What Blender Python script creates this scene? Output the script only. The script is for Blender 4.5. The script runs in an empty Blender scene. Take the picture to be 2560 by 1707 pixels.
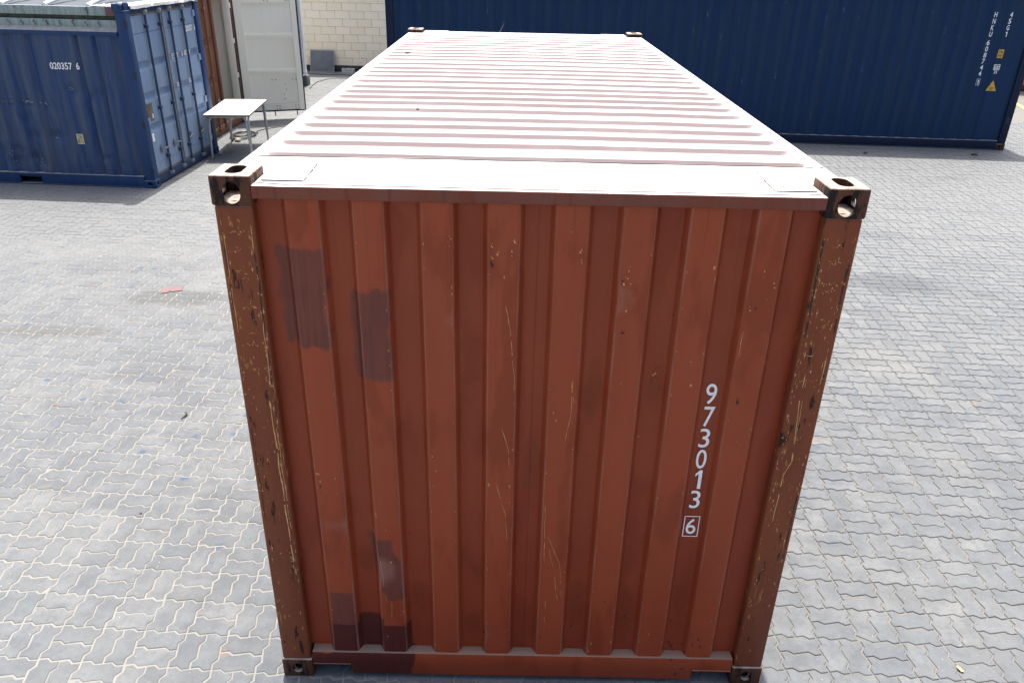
import bpy, bmesh, math, random
from mathutils import Matrix, Vector, noise as mnoise

rnd = random.Random(7)
scene = bpy.context.scene
COL = scene.collection
PI = math.pi

# ------------------------------------------------------------------ camera
cam_d = bpy.data.cameras.new('camera')
cam = bpy.data.objects.new('camera', cam_d)
COL.objects.link(cam)
scene.camera = cam
FPX = 1964.5                                   # focal length in pixels of the 2560 wide photograph
cam_d.sensor_fit = 'HORIZONTAL'
cam_d.sensor_width = 36.0
cam_d.lens = FPX / 2560.0 * 36.0
cam_d.clip_start = 0.05
cam_d.clip_end = 2000.0
CAM_LOC = Vector((-0.1036, -2.8326, 3.3497))
CAM_ROT = (Matrix.Rotation(math.radians(-0.2714), 3, 'Z') @ Matrix.Rotation(math.radians(63.506), 3, 'X')
           @ Matrix.Rotation(math.radians(1.3068), 3, 'Z'))
cam.matrix_world = Matrix.Translation(CAM_LOC) @ CAM_ROT.to_4x4()

# ------------------------------------------------------------------ sky, sun, exposure
SUN_DIR = Vector((-0.020, 0.345, 1.0)).normalized()          # towards the sun
world = bpy.data.worlds.new('World')
scene.world = world
world.use_nodes = True
wn = world.node_tree
sky = wn.nodes.new('ShaderNodeTexSky')
sky.sky_type = 'NISHITA'
sky.sun_disc = False
sky.sun_elevation = math.asin(SUN_DIR.z)
sky.sun_rotation = math.atan2(SUN_DIR.x, SUN_DIR.y)
sky.air_density = 0.8
sky.dust_density = 6.0
sky.ozone_density = 1.0
bgn = wn.nodes['Background']
bgn.inputs['Strength'].default_value = 0.13
wn.links.new(sky.outputs[0], bgn.inputs['Color'])
sun_d = bpy.data.lights.new('sun', 'SUN')
sun_d.energy = 2.95
sun_d.angle = math.radians(0.53)
sun_d.color = (1.0, 0.955, 0.89)
sun = bpy.data.objects.new('sun', sun_d)
COL.objects.link(sun)
sun.rotation_euler = SUN_DIR.to_track_quat('Z', 'Y').to_euler()
sun.location = (0, 10, 30)
vs = scene.view_settings
vs.view_transform = 'Standard'
vs.look = 'None'
vs.exposure = 1.22
vs.gamma = 1.0
vs.use_curve_mapping = False
scene.render.engine = 'CYCLES'
scene.cycles.max_bounces = 8
scene.cycles.diffuse_bounces = 5

# ------------------------------------------------------------------ node helper
class NT:
    def __init__(s, name):
        s.m = bpy.data.materials.new(name)
        s.m.use_nodes = True
        s.t = s.m.node_tree
        s.b = s.t.nodes['Principled BSDF']
        s._oc = None
    def new(s, k, **kw):
        n = s.t.nodes.new(k)
        for a, v in kw.items():
            setattr(n, a, v)
        return n
    def set(s, sock, v):
        if hasattr(v, 'links') or isinstance(v, bpy.types.NodeSocket):
            s.t.links.new(v, sock)
        else:
            if isinstance(v, (tuple, list)) and len(v) == 3 and sock.type == 'RGBA':
                v = (*v, 1)
            sock.default_value = v
    def obj(s):
        if s._oc is None:
            s._oc = s.new('ShaderNodeTexCoord').outputs['Object']
        return s._oc
    def pos(s):
        return s.new('ShaderNodeNewGeometry').outputs['Position']
    def sep(s, v):
        n = s.new('ShaderNodeSeparateXYZ'); s.set(n.inputs[0], v)
        return n.outputs
    def scale(s, v, sc, off=(0, 0, 0)):
        n = s.new('ShaderNodeMapping'); s.set(n.inputs[0], v)
        n.inputs['Scale'].default_value = sc; n.inputs['Location'].default_value = off
        return n.outputs[0]
    def noise(s, v, sc, det=4, rough=0.55, dist=0.0, col=False):
        n = s.new('ShaderNodeTexNoise'); s.set(n.inputs['Vector'], v)
        n.inputs['Scale'].default_value = sc; n.inputs['Detail'].default_value = det
        n.inputs['Roughness'].default_value = rough; n.inputs['Distortion'].default_value = dist
        return n.outputs['Color' if col else 'Fac']
    def vor(s, v, sc, out='Distance', feat='F1', r=1.0):
        n = s.new('ShaderNodeTexVoronoi', feature=feat); s.set(n.inputs['Vector'], v)
        n.inputs['Scale'].default_value = sc; n.inputs['Randomness'].default_value = r
        return n.outputs[out]
    def rng(s, v, a, b, c=0.0, d=1.0, smooth=False):
        n = s.new('ShaderNodeMapRange'); s.set(n.inputs[0], v)
        if smooth: n.interpolation_type = 'SMOOTHSTEP'
        for i, q in enumerate((a, b, c, d)): n.inputs[i + 1].default_value = q
        return n.outputs[0]
    def op(s, o, a, b=0.0, c=0.0, clamp=False):
        n = s.new('ShaderNodeMath', operation=o); n.use_clamp = clamp
        s.set(n.inputs[0], a); s.set(n.inputs[1], b); s.set(n.inputs[2], c)
        return n.outputs[0]
    def mix(s, f, a, b, mode='MIX'):
        n = s.new('ShaderNodeMix', data_type='RGBA', blend_type=mode)
        s.set(n.inputs[0], f); s.set(n.inputs[6], a); s.set(n.inputs[7], b)
        return n.outputs[2]
    def box(s, x, z, x0, x1, z0, z1, wob=None, soft=0.009):
        dx = s.op('SUBTRACT', s.op('ABSOLUTE', s.op('SUBTRACT', x, (x0 + x1) / 2)), (x1 - x0) / 2)
        dz = s.op('SUBTRACT', s.op('ABSOLUTE', s.op('SUBTRACT', z, (z0 + z1) / 2)), (z1 - z0) / 2)
        d = s.op('MAXIMUM', dx, dz)
        if wob is not None: d = s.op('ADD', d, wob)
        return s.rng(d, -soft, soft, 1, 0)
    def tone(s, col, k):
        return s.mix(1.0, col, (k, k, k) if not isinstance(k, tuple) else k, 'MULTIPLY')
    def up(s, lo=0.55, hi=0.92):
        return s.rng(s.sep(s.new('ShaderNodeNewGeometry').outputs['Normal'])[2], lo, hi)
    def bump(s, h, strength=0.3, dist=0.01):
        n = s.new('ShaderNodeBump'); n.inputs['Strength'].default_value = strength
        n.inputs['Distance'].default_value = dist; s.set(n.inputs['Height'], h)
        s.t.links.new(n.outputs[0], s.b.inputs['Normal'])
    def done(s, col, rough=0.6, metal=0.0, spec=0.5):
        s.set(s.b.inputs['Base Color'], col); s.set(s.b.inputs['Roughness'], rough)
        s.b.inputs['Metallic'].default_value = metal
        s.b.inputs['Specular IOR Level'].default_value = spec
        return s.m

def plain(name, c, rough=0.6, metal=0.0, var=0.12, sc=6.0, spec=0.5):
    n = NT(name)
    f = n.rng(n.noise(n.obj(), sc, 5), 0.3, 0.7)
    d = tuple(v * (1 - var) for v in c); l = tuple(min(1, v * (1 + var)) for v in c)
    g = n.noise(n.obj(), 160, 3)
    n.bump(g, 0.12, 0.002)
    return n.done(n.mix(f, d, l), n.rng(f, 0, 1, rough - .06, rough + .06), metal, spec)

def paint(name, c, c2, dust=(0.32, 0.30, 0.28), dust_amt=0.25, chip=(0.42, 0.24, 0.10), chip_t=0.74, rust=(0.07, 0.03, 0.015),
          rust_t=0.72, rough=0.55, streak=0.3, scr_t=0.80, spec=0.28, settle=(0.36, 0.345, 0.33), settle_amt=0.75, tone=1.0):
    """weathered container paint: tone drift, vertical run-off streaks, dust, chips and rust"""
    n = NT(name); o = n.obj()
    big = n.rng(n.noise(o, 1.7, 4), 0.35, 0.65)
    st = n.noise(n.scale(o, (14, 14, 0.7)), 1.0, 5, 0.6)
    col = n.mix(n.op('MULTIPLY', n.op('ADD', n.op('MULTIPLY', big, 0.6), n.op('MULTIPLY', st, 0.5)), 1.0, clamp=True), c, c2)
    du = n.op('MULTIPLY', n.rng(n.noise(n.scale(o, (9, 9, 0.9), (3, 1, 4)), 1.0, 5, 0.62), 0.36, 0.78), dust_amt)
    col = n.mix(du, col, dust)
    dk = n.op('MULTIPLY', n.rng(n.noise(n.scale(o, (30, 30, 0.8), (7, 3, 1)), 1.0, 4), 0.56, 0.78), streak)
    col = n.mix(dk, col, tuple(v * 0.45 for v in c))
    fine = n.noise(o, 26, 7, 0.66)
    patch = n.noise(o, 2.6, 3)
    r = n.rng(n.op('ADD', fine, n.op('MULTIPLY', n.op('SUBTRACT', patch, 0.5), 0.55)), rust_t, rust_t + 0.03)
    col = n.mix(r, col, rust)
    sc = n.noise(n.scale(o, (70, 70, 5.0), (1, 9, 2)), 1.0, 5, 0.6)
    ch = n.op('MAXIMUM', n.rng(n.op('ADD', fine, n.op('MULTIPLY', n.op('SUBTRACT', n.noise(o, 3.3, 2), 0.5), 0.42)), chip_t, chip_t + 0.02),
              n.rng(n.op('ADD', sc, n.op('MULTIPLY', n.op('SUBTRACT', patch, 0.5), 0.35)), scr_t, scr_t + 0.02))
    col = n.mix(ch, col, chip)
    col = n.mix(n.op('MULTIPLY', n.up(), settle_amt), col, settle)
    ro = n.op('ADD', n.op('MULTIPLY', big, 0.12), n.op('ADD', n.op('MULTIPLY', du, 0.6), rough - 0.08))
    n.bump(n.op('ADD', n.noise(o, 9, 3), n.op('MULTIPLY', fine, 0.25)), 0.10, 0.01)
    return n.done(n.tone(col, tone), n.op('ADD', ro, n.op('MULTIPLY', n.op('MAXIMUM', r, ch), 0.3)), 0.0, spec)

# ------------------------------------------------------------------ mesh helpers
class MB:
    def __init__(s): s.v = []; s.f = []
    def add(s, v, f):
        b = len(s.v); s.v += [tuple(q) for q in v]; s.f += [tuple(i + b for i in q) for q in f]
        return s
    def box(s, x0, x1, y0, y1, z0, z1):
        v = [(x, y, z) for z in (z0, z1) for y in (y0, y1) for x in (x0, x1)]
        return s.add(v, [(0, 2, 3, 1), (4, 5, 7, 6), (0, 1, 5, 4), (2, 6, 7, 3), (0, 4, 6, 2), (1, 3, 7, 5)])
    def prism(s, poly, fn, a, b):
        """poly in 2D, fn(u, v, w) -> xyz, extruded w from a to b"""
        n = len(poly)
        v = [fn(u, q, a) for u, q in poly] + [fn(u, q, b) for u, q in poly]
        f = [tuple(range(n - 1, -1, -1)), tuple(range(n, 2 * n))]
        f += [(i, (i + 1) % n, n + (i + 1) % n, n + i) for i in range(n)]
        return s.add(v, f)
    def tube(s, pts, r, n=10, cap=True):
        pts = [Vector(q) for q in pts]
        rings = []; up = None
        for i, q in enumerate(pts):
            d = (pts[min(i + 1, len(pts) - 1)] - pts[max(i - 1, 0)]).normalized()
            if up is None:
                up = Vector((0, 0, 1)) if abs(d.z) < 0.9 else Vector((1, 0, 0))
            up = (up - d * up.dot(d)).normalized()
            sd = d.cross(up)
            rr = r[i] if isinstance(r, (list, tuple)) else r
            rings.append([q + up * math.cos(2 * PI * k / n) * rr + sd * math.sin(2 * PI * k / n) * rr for k in range(n)])
        v = [w for g in rings for w in g]
        f = [(i * n + k, i * n + (k + 1) % n, (i + 1) * n + (k + 1) % n, (i + 1) * n + k) for i in range(len(pts) - 1) for k in range(n)]
        if cap:
            f += [tuple(range(n - 1, -1, -1)), tuple((len(pts) - 1) * n + k for k in range(n))]
        return s.add(v, f)
    def sheet(s, prof, vs_, fn):
        m = len(prof)
        v = [fn(u, d, w) for w in vs_ for u, d in prof]
        f = [(j * m + i, j * m + i + 1, (j + 1) * m + i + 1, (j + 1) * m + i) for j in range(len(vs_) - 1) for i in range(m - 1)]
        return s.add(v, f)
    def mesh(s, name, bevel=0.0, smooth=35, seg=2):
        me = bpy.data.meshes.new(name)
        bm = bmesh.new()
        vv = [bm.verts.new(q) for q in s.v]
        for q in s.f:
            try: bm.faces.new([vv[i] for i in q])
            except ValueError: pass
        bmesh.ops.recalc_face_normals(bm, faces=bm.faces)
        if bevel:
            ed = [e for e in bm.edges if len(e.link_faces) == 2 and e.calc_face_angle(0) > 0.5]
            bmesh.ops.bevel(bm, geom=ed, offset=bevel, segments=seg, profile=0.5, affect='EDGES', clamp_overlap=True)
        bm.to_mesh(me); bm.free()
        if smooth:
            me.shade_smooth(); me.set_sharp_from_angle(angle=math.radians(smooth))
        return me
    def build(s, name, mat, parent=None, bevel=0.0, smooth=35, seg=2):
        return link(name, s.mesh(name, bevel, smooth, seg), mat, parent)

def link(name, me, mat, parent=None):
    o = bpy.data.objects.new(name, me)
    if mat is not None and not me.materials: me.materials.append(mat)
    COL.objects.link(o)
    if parent is not None: o.parent = parent
    return o

def tag(o, label=None, cat=None, group=None, kind=None):
    if label: o['label'] = label
    if cat: o['category'] = cat
    if group: o['group'] = group
    if kind: o['kind'] = kind
    return o

def thing(name, label, cat, loc=(0, 0, 0), rz=0.0, group=None):
    o = bpy.data.objects.new(name, None); COL.objects.link(o)
    o.location = loc; o.rotation_euler = (0, 0, rz); o.empty_display_size = 0.2
    return tag(o, label, cat, group)

def rounded(pts, r, k=3):
    """round the inner corners of an open polyline of (u, d)"""
    out = [pts[0]]
    for i in range(1, len(pts) - 1):
        p = Vector(pts[i]); a = Vector(pts[i - 1]) - p; b = Vector(pts[i + 1]) - p
        t = min(r, a.length * 0.45, b.length * 0.45)
        A = p + a.normalized() * t; B = p + b.normalized() * t
        for j in range(k + 1):
            q = j / k
            w = A * (1 - q) ** 2 + p * 2 * q * (1 - q) + B * q * q
            out.append((w.x, w.y))
    out.append(pts[-1])
    return out

def lin(a, b, n): return [a + (b - a) * i / (n - 1) for i in range(n)]

def text_mesh(txt, h, ws=1.0, bold=0.0, ext=0.0005, align='CENTER', shear=0.0):
    c = bpy.data.curves.new('t', 'FONT'); c.body = txt; c.size = h * 1.37; c.extrude = ext
    c.align_x = align; c.offset = bold; c.shear = shear; c.resolution_u = 4
    o = bpy.data.objects.new('t', c); COL.objects.link(o)
    dg = bpy.context.evaluated_depsgraph_get()
    me = bpy.data.meshes.new_from_object(o.evaluated_get(dg))
    bpy.data.objects.remove(o); bpy.data.curves.remove(c)
    for v in me.vertices: v.co.x *= ws
    return me

def put_text(name, txt, h, M, mat, parent, ws=0.8, bold=0.0, align='CENTER', shear=0.0, width=None):
    """M maps text space (x right, y up, z out) into the parent's space; y = 0 is the base line"""
    if txt == '1':
        t = h * 0.15; q = (width or h * 0.32)
        me = MB().prism([(q / 2 - t, 0), (q / 2, 0), (q / 2, h), (q / 2 - t * 0.8, h), (-q / 2, h * 0.80), (-q / 2, h * 0.66), (q / 2 - t, h * 0.80)], lambda u, v, w: (u, v, w), -0.0005, 0.0005).mesh(name, 0, 0)
        me.transform(M)
        return link(name, me, mat, parent)
    me = text_mesh(txt, h, ws, bold, align=align, shear=shear)
    xs0 = [v.co.x for v in me.vertices]; ys0 = [v.co.y for v in me.vertices]
    ky = h / (max(ys0) - min(ys0)) if txt.upper() == txt and txt.isalnum() else 1.0
    kx = width / (max(xs0) - min(xs0)) if width else 1.0
    cx = (max(xs0) + min(xs0)) / 2 if width else 0.0
    for v in me.vertices: v.co.x = (v.co.x - cx) * kx; v.co.y = (v.co.y - (min(ys0) if ky != 1.0 else 0)) * ky
    me.transform(M); me.name = name
    me.materials.clear()
    return link(name, me, mat, parent)

FRONT = lambda x, z, y: Matrix(((1, 0, 0, x), (0, 0, -1, y), (0, 1, 0, z), (0, 0, 0, 1)))       # on a face looking to -y
SIDE = lambda y, z, x: Matrix(((0, 0, -1, x), (-1, 0, 0, y), (0, 1, 0, z), (0, 0, 0, 1)))       # on a face looking to -x (text runs to -y)

# ------------------------------------------------------------------ materials
M = {}
M['red_paint'] = paint('red_paint', tone=0.75, c=(0.235, 0.058, 0.030), c2=(0.300, 0.088, 0.050), dust=(0.30, 0.22, 0.19), dust_amt=0.30, chip_t=0.80, rust_t=0.80)
M['rust_post'] = None
M['casting_rust'] = None

def red_front_material():
    n = NT('red_front_paint'); o = n.obj(); X, Y, Z = n.sep(o)
    big = n.rng(n.noise(o, 1.9, 4), 0.35, 0.65)
    st = n.noise(n.scale(o, (16, 1, 0.6)), 1.0, 5, 0.6)
    col = n.mix(n.op('ADD', n.op('MULTIPLY', big, 0.55), n.op('MULTIPLY', st, 0.45), clamp=True), (0.205, 0.036, 0.0135), (0.265, 0.056, 0.024))
    col = n.mix(n.op('MULTIPLY', n.rng(Y, 0.034, 0.020), n.rng(n.noise(n.scale(o, (5, 1, 0.8), (6, 0, 3)), 1.0, 3), 0.3, 0.7, 0.25, 0.55)), col, (0.318, 0.076, 0.031))  # raised strips faded lighter; recess shade contrast painted into the colour
    # thin film of dust, thicker towards the sheltered top under the header
    hi = n.rng(Z, 0.6, 2.5, 0.06, 0.34)
    du = n.op('MULTIPLY', n.rng(n.noise(n.scale(o, (11, 1, 0.9), (3, 1, 4)), 1.0, 5, 0.62), 0.30, 0.75), hi)
    col = n.mix(du, col, (0.200, 0.096, 0.072))
    # rust runs from the header
    run = n.op('MULTIPLY', n.rng(n.noise(n.scale(o, (48, 1, 0.9), (7, 3, 1)), 1.0, 4), 0.60, 0.74), n.rng(Z, 1.7, 2.45, 0.05, 0.55))
    col = n.mix(run, col, (0.085, 0.022, 0.011))
    # cleaner, stronger red where the film has been washed or rubbed off
    wash = n.op('MULTIPLY', n.rng(n.noise(n.scale(o, (5, 1, 1.6), (2, 5, 8)), 1.0, 5, 0.5), 0.54, 0.60), 0.45)
    col = n.mix(wash, col, (0.165, 0.028, 0.009))
    fine0 = n.noise(n.scale(o, (12, 1, 7), (1, 4, 9)), 1.0, 5, 0.6)
    wob = n.op('MULTIPLY', n.op('SUBTRACT', n.noise(n.scale(o, (17, 1, 9)), 1.0, 2, 0.5), 0.5), 0.075)
    wob2 = n.op('MULTIPLY', n.op('SUBTRACT', n.noise(n.scale(o, (9, 1, 5), (4, 0, 2)), 1.0, 3), 0.5), 0.16)
    pur = n.box(X, Z, -1.012, -0.826, 1.885, 2.305, wob)
    pur = n.op('MAXIMUM', pur, n.box(X, Z, -0.735, -0.580, 1.735, 2.135, wob))
    pur = n.op('MAXIMUM', pur, n.box(X, Z, -0.945, -0.826, 0.330, 0.560, n.op('MULTIPLY', wob, 0.3)))
    pur = n.op('MAXIMUM', pur, n.box(n.op('ADD', X, n.op('MULTIPLY', Z, 0.16)), Z, -0.585, -0.478, 0.520, 0.900, wob2))
    brush = n.noise(n.scale(o, (90, 1, 3.0), (2, 2, 2)), 1.0, 4, 0.6)
    pc = n.mix(n.rng(n.op('ADD', n.op('MULTIPLY', n.noise(o, 7, 4), 0.5), n.op('MULTIPLY', brush, 0.5)), 0.38, 0.62), (0.100, 0.036, 0.036), (0.118, 0.046, 0.047))
    col = n.mix(n.op('MULTIPLY', pur, n.rng(brush, 0.35, 0.68, 0.95, 0.72)), col, pc)
    mar = n.box(X, Z, -0.960, -0.560, -0.2, 0.352, n.op('MULTIPLY', wob, 0.22), 0.004)
    mar = n.op('MAXIMUM', mar, n.box(X, Z, -0.815, -0.690, -0.2, 0.395, n.op('MULTIPLY', wob, 0.3), 0.004))
    mar = n.op('MAXIMUM', mar, n.box(X, Z, -1.10, -0.552, -0.2, 0.176, wob, 0.004))
    col = n.mix(n.op('MULTIPLY', mar, n.rng(brush, 0.35, 0.7, 0.97, 0.84)), col, (0.060, 0.012, 0.014))
    spk = n.noise(o, 55, 5, 0.7)
    for (bx_, bz_, rx_, rz_) in ((0.255, 0.50, 0.05, 0.22), (0.50, 0.42, 0.05, 0.20), (0.77, 0.55, 0.045, 0.20), (-0.255, 0.33, 0.05, 0.10), (-0.765, 0.74, 0.05, 0.10), (0.255, 1.70, 0.05, 0.16), (0.51, 1.72, 0.05, 0.14), (0.01, 1.30, 0.05, 0.22), (-0.51, 0.50, 0.05, 0.12), (-0.255, 1.80, 0.05, 0.20)):
        ddx = n.op('DIVIDE', n.op('SUBTRACT', X, bx_), rx_); ddz = n.op('DIVIDE', n.op('SUBTRACT', Z, bz_), rz_)
        rr = n.op('SQRT', n.op('ADD', n.op('MULTIPLY', ddx, ddx), n.op('MULTIPLY', ddz, ddz)))
        soft_ = n.rng(n.op('ADD', rr, n.op('MULTIPLY', n.op('SUBTRACT', fine0, 0.5), 2.2)), 0.45, 1.1, 1, 0)
        col = n.mix(n.op('MULTIPLY', soft_, 0.55), col, (0.165, 0.034, 0.008))
        col = n.mix(n.op('MULTIPLY', n.rng(rr, 0.3, 1.0, 1, 0), n.rng(spk, 0.60, 0.66)), col, (0.055, 0.018, 0.008))
        col = n.mix(n.op('MULTIPLY', n.rng(rr, 0.3, 1.0, 1, 0), n.rng(spk, 0.70, 0.72)), col, (0.34, 0.17, 0.07))
    keep = n.op('SUBTRACT', 1.0, n.op('MULTIPLY', n.op('MAXIMUM', mar, pur), 0.9))
    fine = n.noise(o, 30, 7, 0.68)
    patch = n.noise(n.scale(o, (3.2, 1, 1.3), (1, 2, 3)), 1.0, 2)
    low = n.rng(Z, 0.15, 1.1, 0.06, 0.0)
    rs = n.rng(n.op('ADD', n.op('ADD', fine, low), n.op('MULTIPLY', n.op('SUBTRACT', patch, 0.5), 0.5)), 0.735, 0.775)
    col = n.mix(n.op('MULTIPLY', rs, n.op('MULTIPLY', keep, 0.85)), col, (0.075, 0.026, 0.012))
    sp = n.noise(o, 75, 4, 0.6)
    ch = n.rng(n.op('ADD', n.op('ADD', sp, n.op('MULTIPLY', low, 0.6)), n.op('MULTIPLY', n.op('SUBTRACT', n.noise(o, 4.1, 2), 0.5), 0.5)), 0.80, 0.82)
    sc = n.rng(n.op('ADD', n.noise(n.scale(o, (130, 1, 5.5), (1, 9, 2)), 1.0, 4, 0.6), n.op('MULTIPLY', n.op('SUBTRACT', patch, 0.5), 0.42)), 0.815, 0.83)
    col = n.mix(n.op('MULTIPLY', n.op('MAXIMUM', ch, sc), keep), col, (0.50, 0.27, 0.10))
    bend = n.op('MULTIPLY', n.op('MULTIPLY', n.rng(Y, 0.0145, 0.0165), n.rng(Y, 0.026, 0.021)), n.rng(n.noise(n.scale(o, (9, 1, 2.2)), 1.0, 5, 0.65), 0.34, 0.62, 0.10, 0.65))  # worn pale bends, with an edge highlight painted into the colour
    col = n.mix(n.op('MULTIPLY', bend, n.rng(Z, 0.17, 0.19)), col, (0.30, 0.185, 0.175))
    n.bump(n.op('ADD', n.noise(o, 8, 3), n.op('MULTIPLY', fine, 0.2)), 0.10, 0.012)
    col = n.mix(n.op('MULTIPLY', n.up(), 0.8), col, (0.265, 0.255, 0.255))
    ro = n.op('ADD', n.op('MULTIPLY', du, 0.5), n.op('ADD', n.op('MULTIPLY', rs, 0.3), n.op('ADD', n.op('MULTIPLY', big, 0.08), 0.40)))
    return n.done(n.tone(col, (1.06, 0.85, 0.66)), ro, 0.0, 0.3)
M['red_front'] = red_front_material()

def rust_material(name, base, orange, dark, tan, dk_t, tan_t, or_t, spec=0.4, yel=None):
    n = NT(name); o = n.obj(); X, Y, Z = n.sep(o)
    big = n.rng(n.noise(n.scale(o, (6, 6, 1.2)), 1.0, 5, 0.6), 0.35, 0.66)
    col = n.mix(big, base, orange)
    fl = n.noise(n.scale(o, (22, 22, 5), (2, 2, 2)), 1.0, 7, 0.68)
    d = n.rng(fl, dk_t, dk_t + 0.04)
    col = n.mix(d, col, dark)
    t1 = n.noise(n.scale(o, (48, 48, 17), (5, 1, 7)), 1.0, 6, 0.66)
    t2 = n.noise(n.scale(o, (110, 110, 4), (9, 1, 3)), 1.0, 4, 0.6)
    pat = n.op('MULTIPLY', n.op('SUBTRACT', n.noise(o, 6, 2), 0.5), 0.4)
    t = n.op('MAXIMUM', n.rng(n.op('ADD', t1, pat), tan_t, tan_t + 0.02), n.rng(n.op('ADD', t2, pat), tan_t + 0.04, tan_t + 0.06))
    col = n.mix(n.op('MULTIPLY', t, 0.9), col, tan)
    col = n.mix(n.op('MULTIPLY', n.up(0.5, 0.9), 0.9), col, n.mix(n.rng(fl, 0.42, 0.6), (0.60, 0.54, 0.49), (0.40, 0.30, 0.23)))
    n.bump(n.op('ADD', n.op('MULTIPLY', fl, 1.0), n.op('MULTIPLY', n.noise(o, 120, 4), 0.4)), 0.35, 0.004)
    return n.done(n.tone(col, 0.86), n.op('ADD', 0.55, n.op('MULTIPLY', n.op('MAXIMUM', d, t), 0.25)), 0.0, spec)
M['rust_post'] = rust_material('worn_post_paint', (0.182, 0.041, 0.017), (0.232, 0.062, 0.020), (0.030, 0.014, 0.009), (0.42, 0.215, 0.055), 0.598, 0.660, 0.5, 0.3)
M['casting_rust'] = rust_material('cast_corner_rust', (0.070, 0.025, 0.014), (0.120, 0.040, 0.015), (0.014, 0.010, 0.009), (0.34, 0.18, 0.06), 0.505, 0.69, 0.5, 0.3)
M['red_header'] = paint('red_header_paint', tone=1.10, c=(0.125, 0.028, 0.016), c2=(0.170, 0.046, 0.027), dust=(0.17, 0.115, 0.10), dust_amt=0.35, settle=(0.66, 0.60, 0.57), chip_t=0.75, rust_t=0.72, streak=0.7)

def roof_material():
    n = NT('chalked_roof_paint'); o = n.obj()
    f = n.rng(n.noise(n.scale(o, (1.6, 5, 5)), 1.0, 5, 0.6), 0.3, 0.7)
    col = n.mix(f, (0.270, 0.208, 0.204), (0.300, 0.246, 0.242))
    # chalk and dust have settled on everything that lies flat
    du = n.rng(n.noise(n.scale(o, (1.0, 7, 3), (3, 2, 1)), 1.0, 5, 0.6), 0.36, 0.66, 0.75, 1.0)
    col = n.mix(n.op('MULTIPLY', du, n.up(0.80, 0.97)), col, (0.71, 0.685, 0.67))
    gr = n.op('MULTIPLY', n.rng(n.noise(n.scale(o, (1.3, 9, 4), (8, 2, 1)), 1.0, 4, 0.6), 0.56, 0.68), 0.5)
    col = n.mix(gr, col, (0.36, 0.32, 0.305))
    bl = n.rng(n.noise(n.scale(o, (1.0, 2.2, 1), (4, 6, 1)), 1.6, 6, 0.65), 0.58, 0.74, 0, 0.45)
    col = n.mix(bl, col, (0.46, 0.40, 0.375))
    sp = n.rng(n.noise(o, 34, 5, 0.7), 0.80, 0.83)
    col = n.mix(sp, col, (0.09, 0.05, 0.04))
    n.bump(n.noise(o, 60, 4), 0.10, 0.004)
    return n.done(col, n.rng(f, 0, 1, 0.62, 0.72), 0.0, 0.35)
M['roof_paint'] = roof_material()
M['weld_dark'] = plain('dark_seam', (0.035, 0.028, 0.026), 0.8)
M['white_mark'] = plain('white_marking', (0.84, 0.84, 0.84), 0.5, var=0.08, sc=40)
M['black_mark'] = plain('black_marking', (0.03, 0.03, 0.03), 0.6)
M['yellow_mark'] = plain('yellow_marking', (0.55, 0.34, 0.045), 0.5, var=0.1, sc=14)
M['cream_mark'] = plain('cream_marking', (0.56, 0.47, 0.29), 0.6, var=0.12, sc=20)
M['chip_tan'] = plain('bare_primer', (0.55, 0.32, 0.13), 0.75, var=0.3, sc=30)
M['chip_dark'] = plain('dark_flake', (0.028, 0.018, 0.014), 0.8, var=0.35, sc=30)
M['black_rubber'] = plain('black_rubber', (0.012, 0.012, 0.013), 0.55)

M['dark_blue'] = paint('dark_blue_paint', tone=(1.55, 2.25, 1.78), c=(0.0032, 0.0115, 0.048), c2=(0.0048, 0.0150, 0.055), dust=(0.026, 0.027, 0.031), dust_amt=0.50, chip=(0.12, 0.16, 0.25), chip_t=0.865, rust=(0.02, 0.010, 0.010), rust_t=0.93, rough=0.6, scr_t=0.80, streak=0.25, spec=0.16)
M['dark_blue_frame'] = paint('dark_blue_frame', (0.005, 0.013, 0.038), (0.008, 0.018, 0.046), dust=(0.05, 0.05, 0.055), dust_amt=0.25, spec=0.16, chip=(0.36, 0.42, 0.50), chip_t=0.82, rust_t=0.86, scr_t=0.86)
M['navy_casting'] = rust_material('navy_casting', (0.030, 0.020, 0.020), (0.045, 0.025, 0.020), (0.012, 0.010, 0.010), (0.10, 0.05, 0.03), 0.6, 0.78, 0.5)
M['mid_blue'] = paint('mid_blue_paint', tone=(0.76, 1.00, 1.06), c=(0.0095, 0.034, 0.118), c2=(0.014, 0.043, 0.132), dust=(0.150, 0.132, 0.132), dust_amt=0.85, chip=(0.30, 0.31, 0.33), chip_t=0.83, rust=(0.02, 0.03, 0.05), rust_t=0.90, rough=0.5, streak=0.25, scr_t=0.86)
M['mid_blue_frame'] = paint('mid_blue_frame', tone=(0.74, 0.98, 1.04), c=(0.011, 0.036, 0.115), c2=(0.016, 0.046, 0.130), dust=(0.10, 0.11, 0.13), dust_amt=0.30, chip=(0.36, 0.37, 0.38), chip_t=0.83, rust=(0.10, 0.06, 0.04), rust_t=0.90, scr_t=0.88)
M['door_blue'] = paint('faded_blue_door', tone=(1.12, 1.28, 1.40), c=(0.135, 0.185, 0.270), c2=(0.165, 0.215, 0.295), dust=(0.27, 0.28, 0.285), dust_amt=0.75, chip=(0.06, 0.10, 0.18), chip_t=0.87, rust=(0.10, 0.08, 0.06), rust_t=0.92, rough=0.55, scr_t=0.9)
M['rod_blue'] = paint('lock_rod_blue', tone=0.85, c=(0.018, 0.044, 0.105), c2=(0.026, 0.056, 0.125), dust=(0.12, 0.13, 0.15), dust_amt=0.35, chip=(0.25, 0.25, 0.25), chip_t=0.83, rust_t=0.88, scr_t=0.9)
M['fitting'] = plain('galvanised_fitting', (0.23, 0.25, 0.28), 0.5, 0.4, 0.3, 30)
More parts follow.
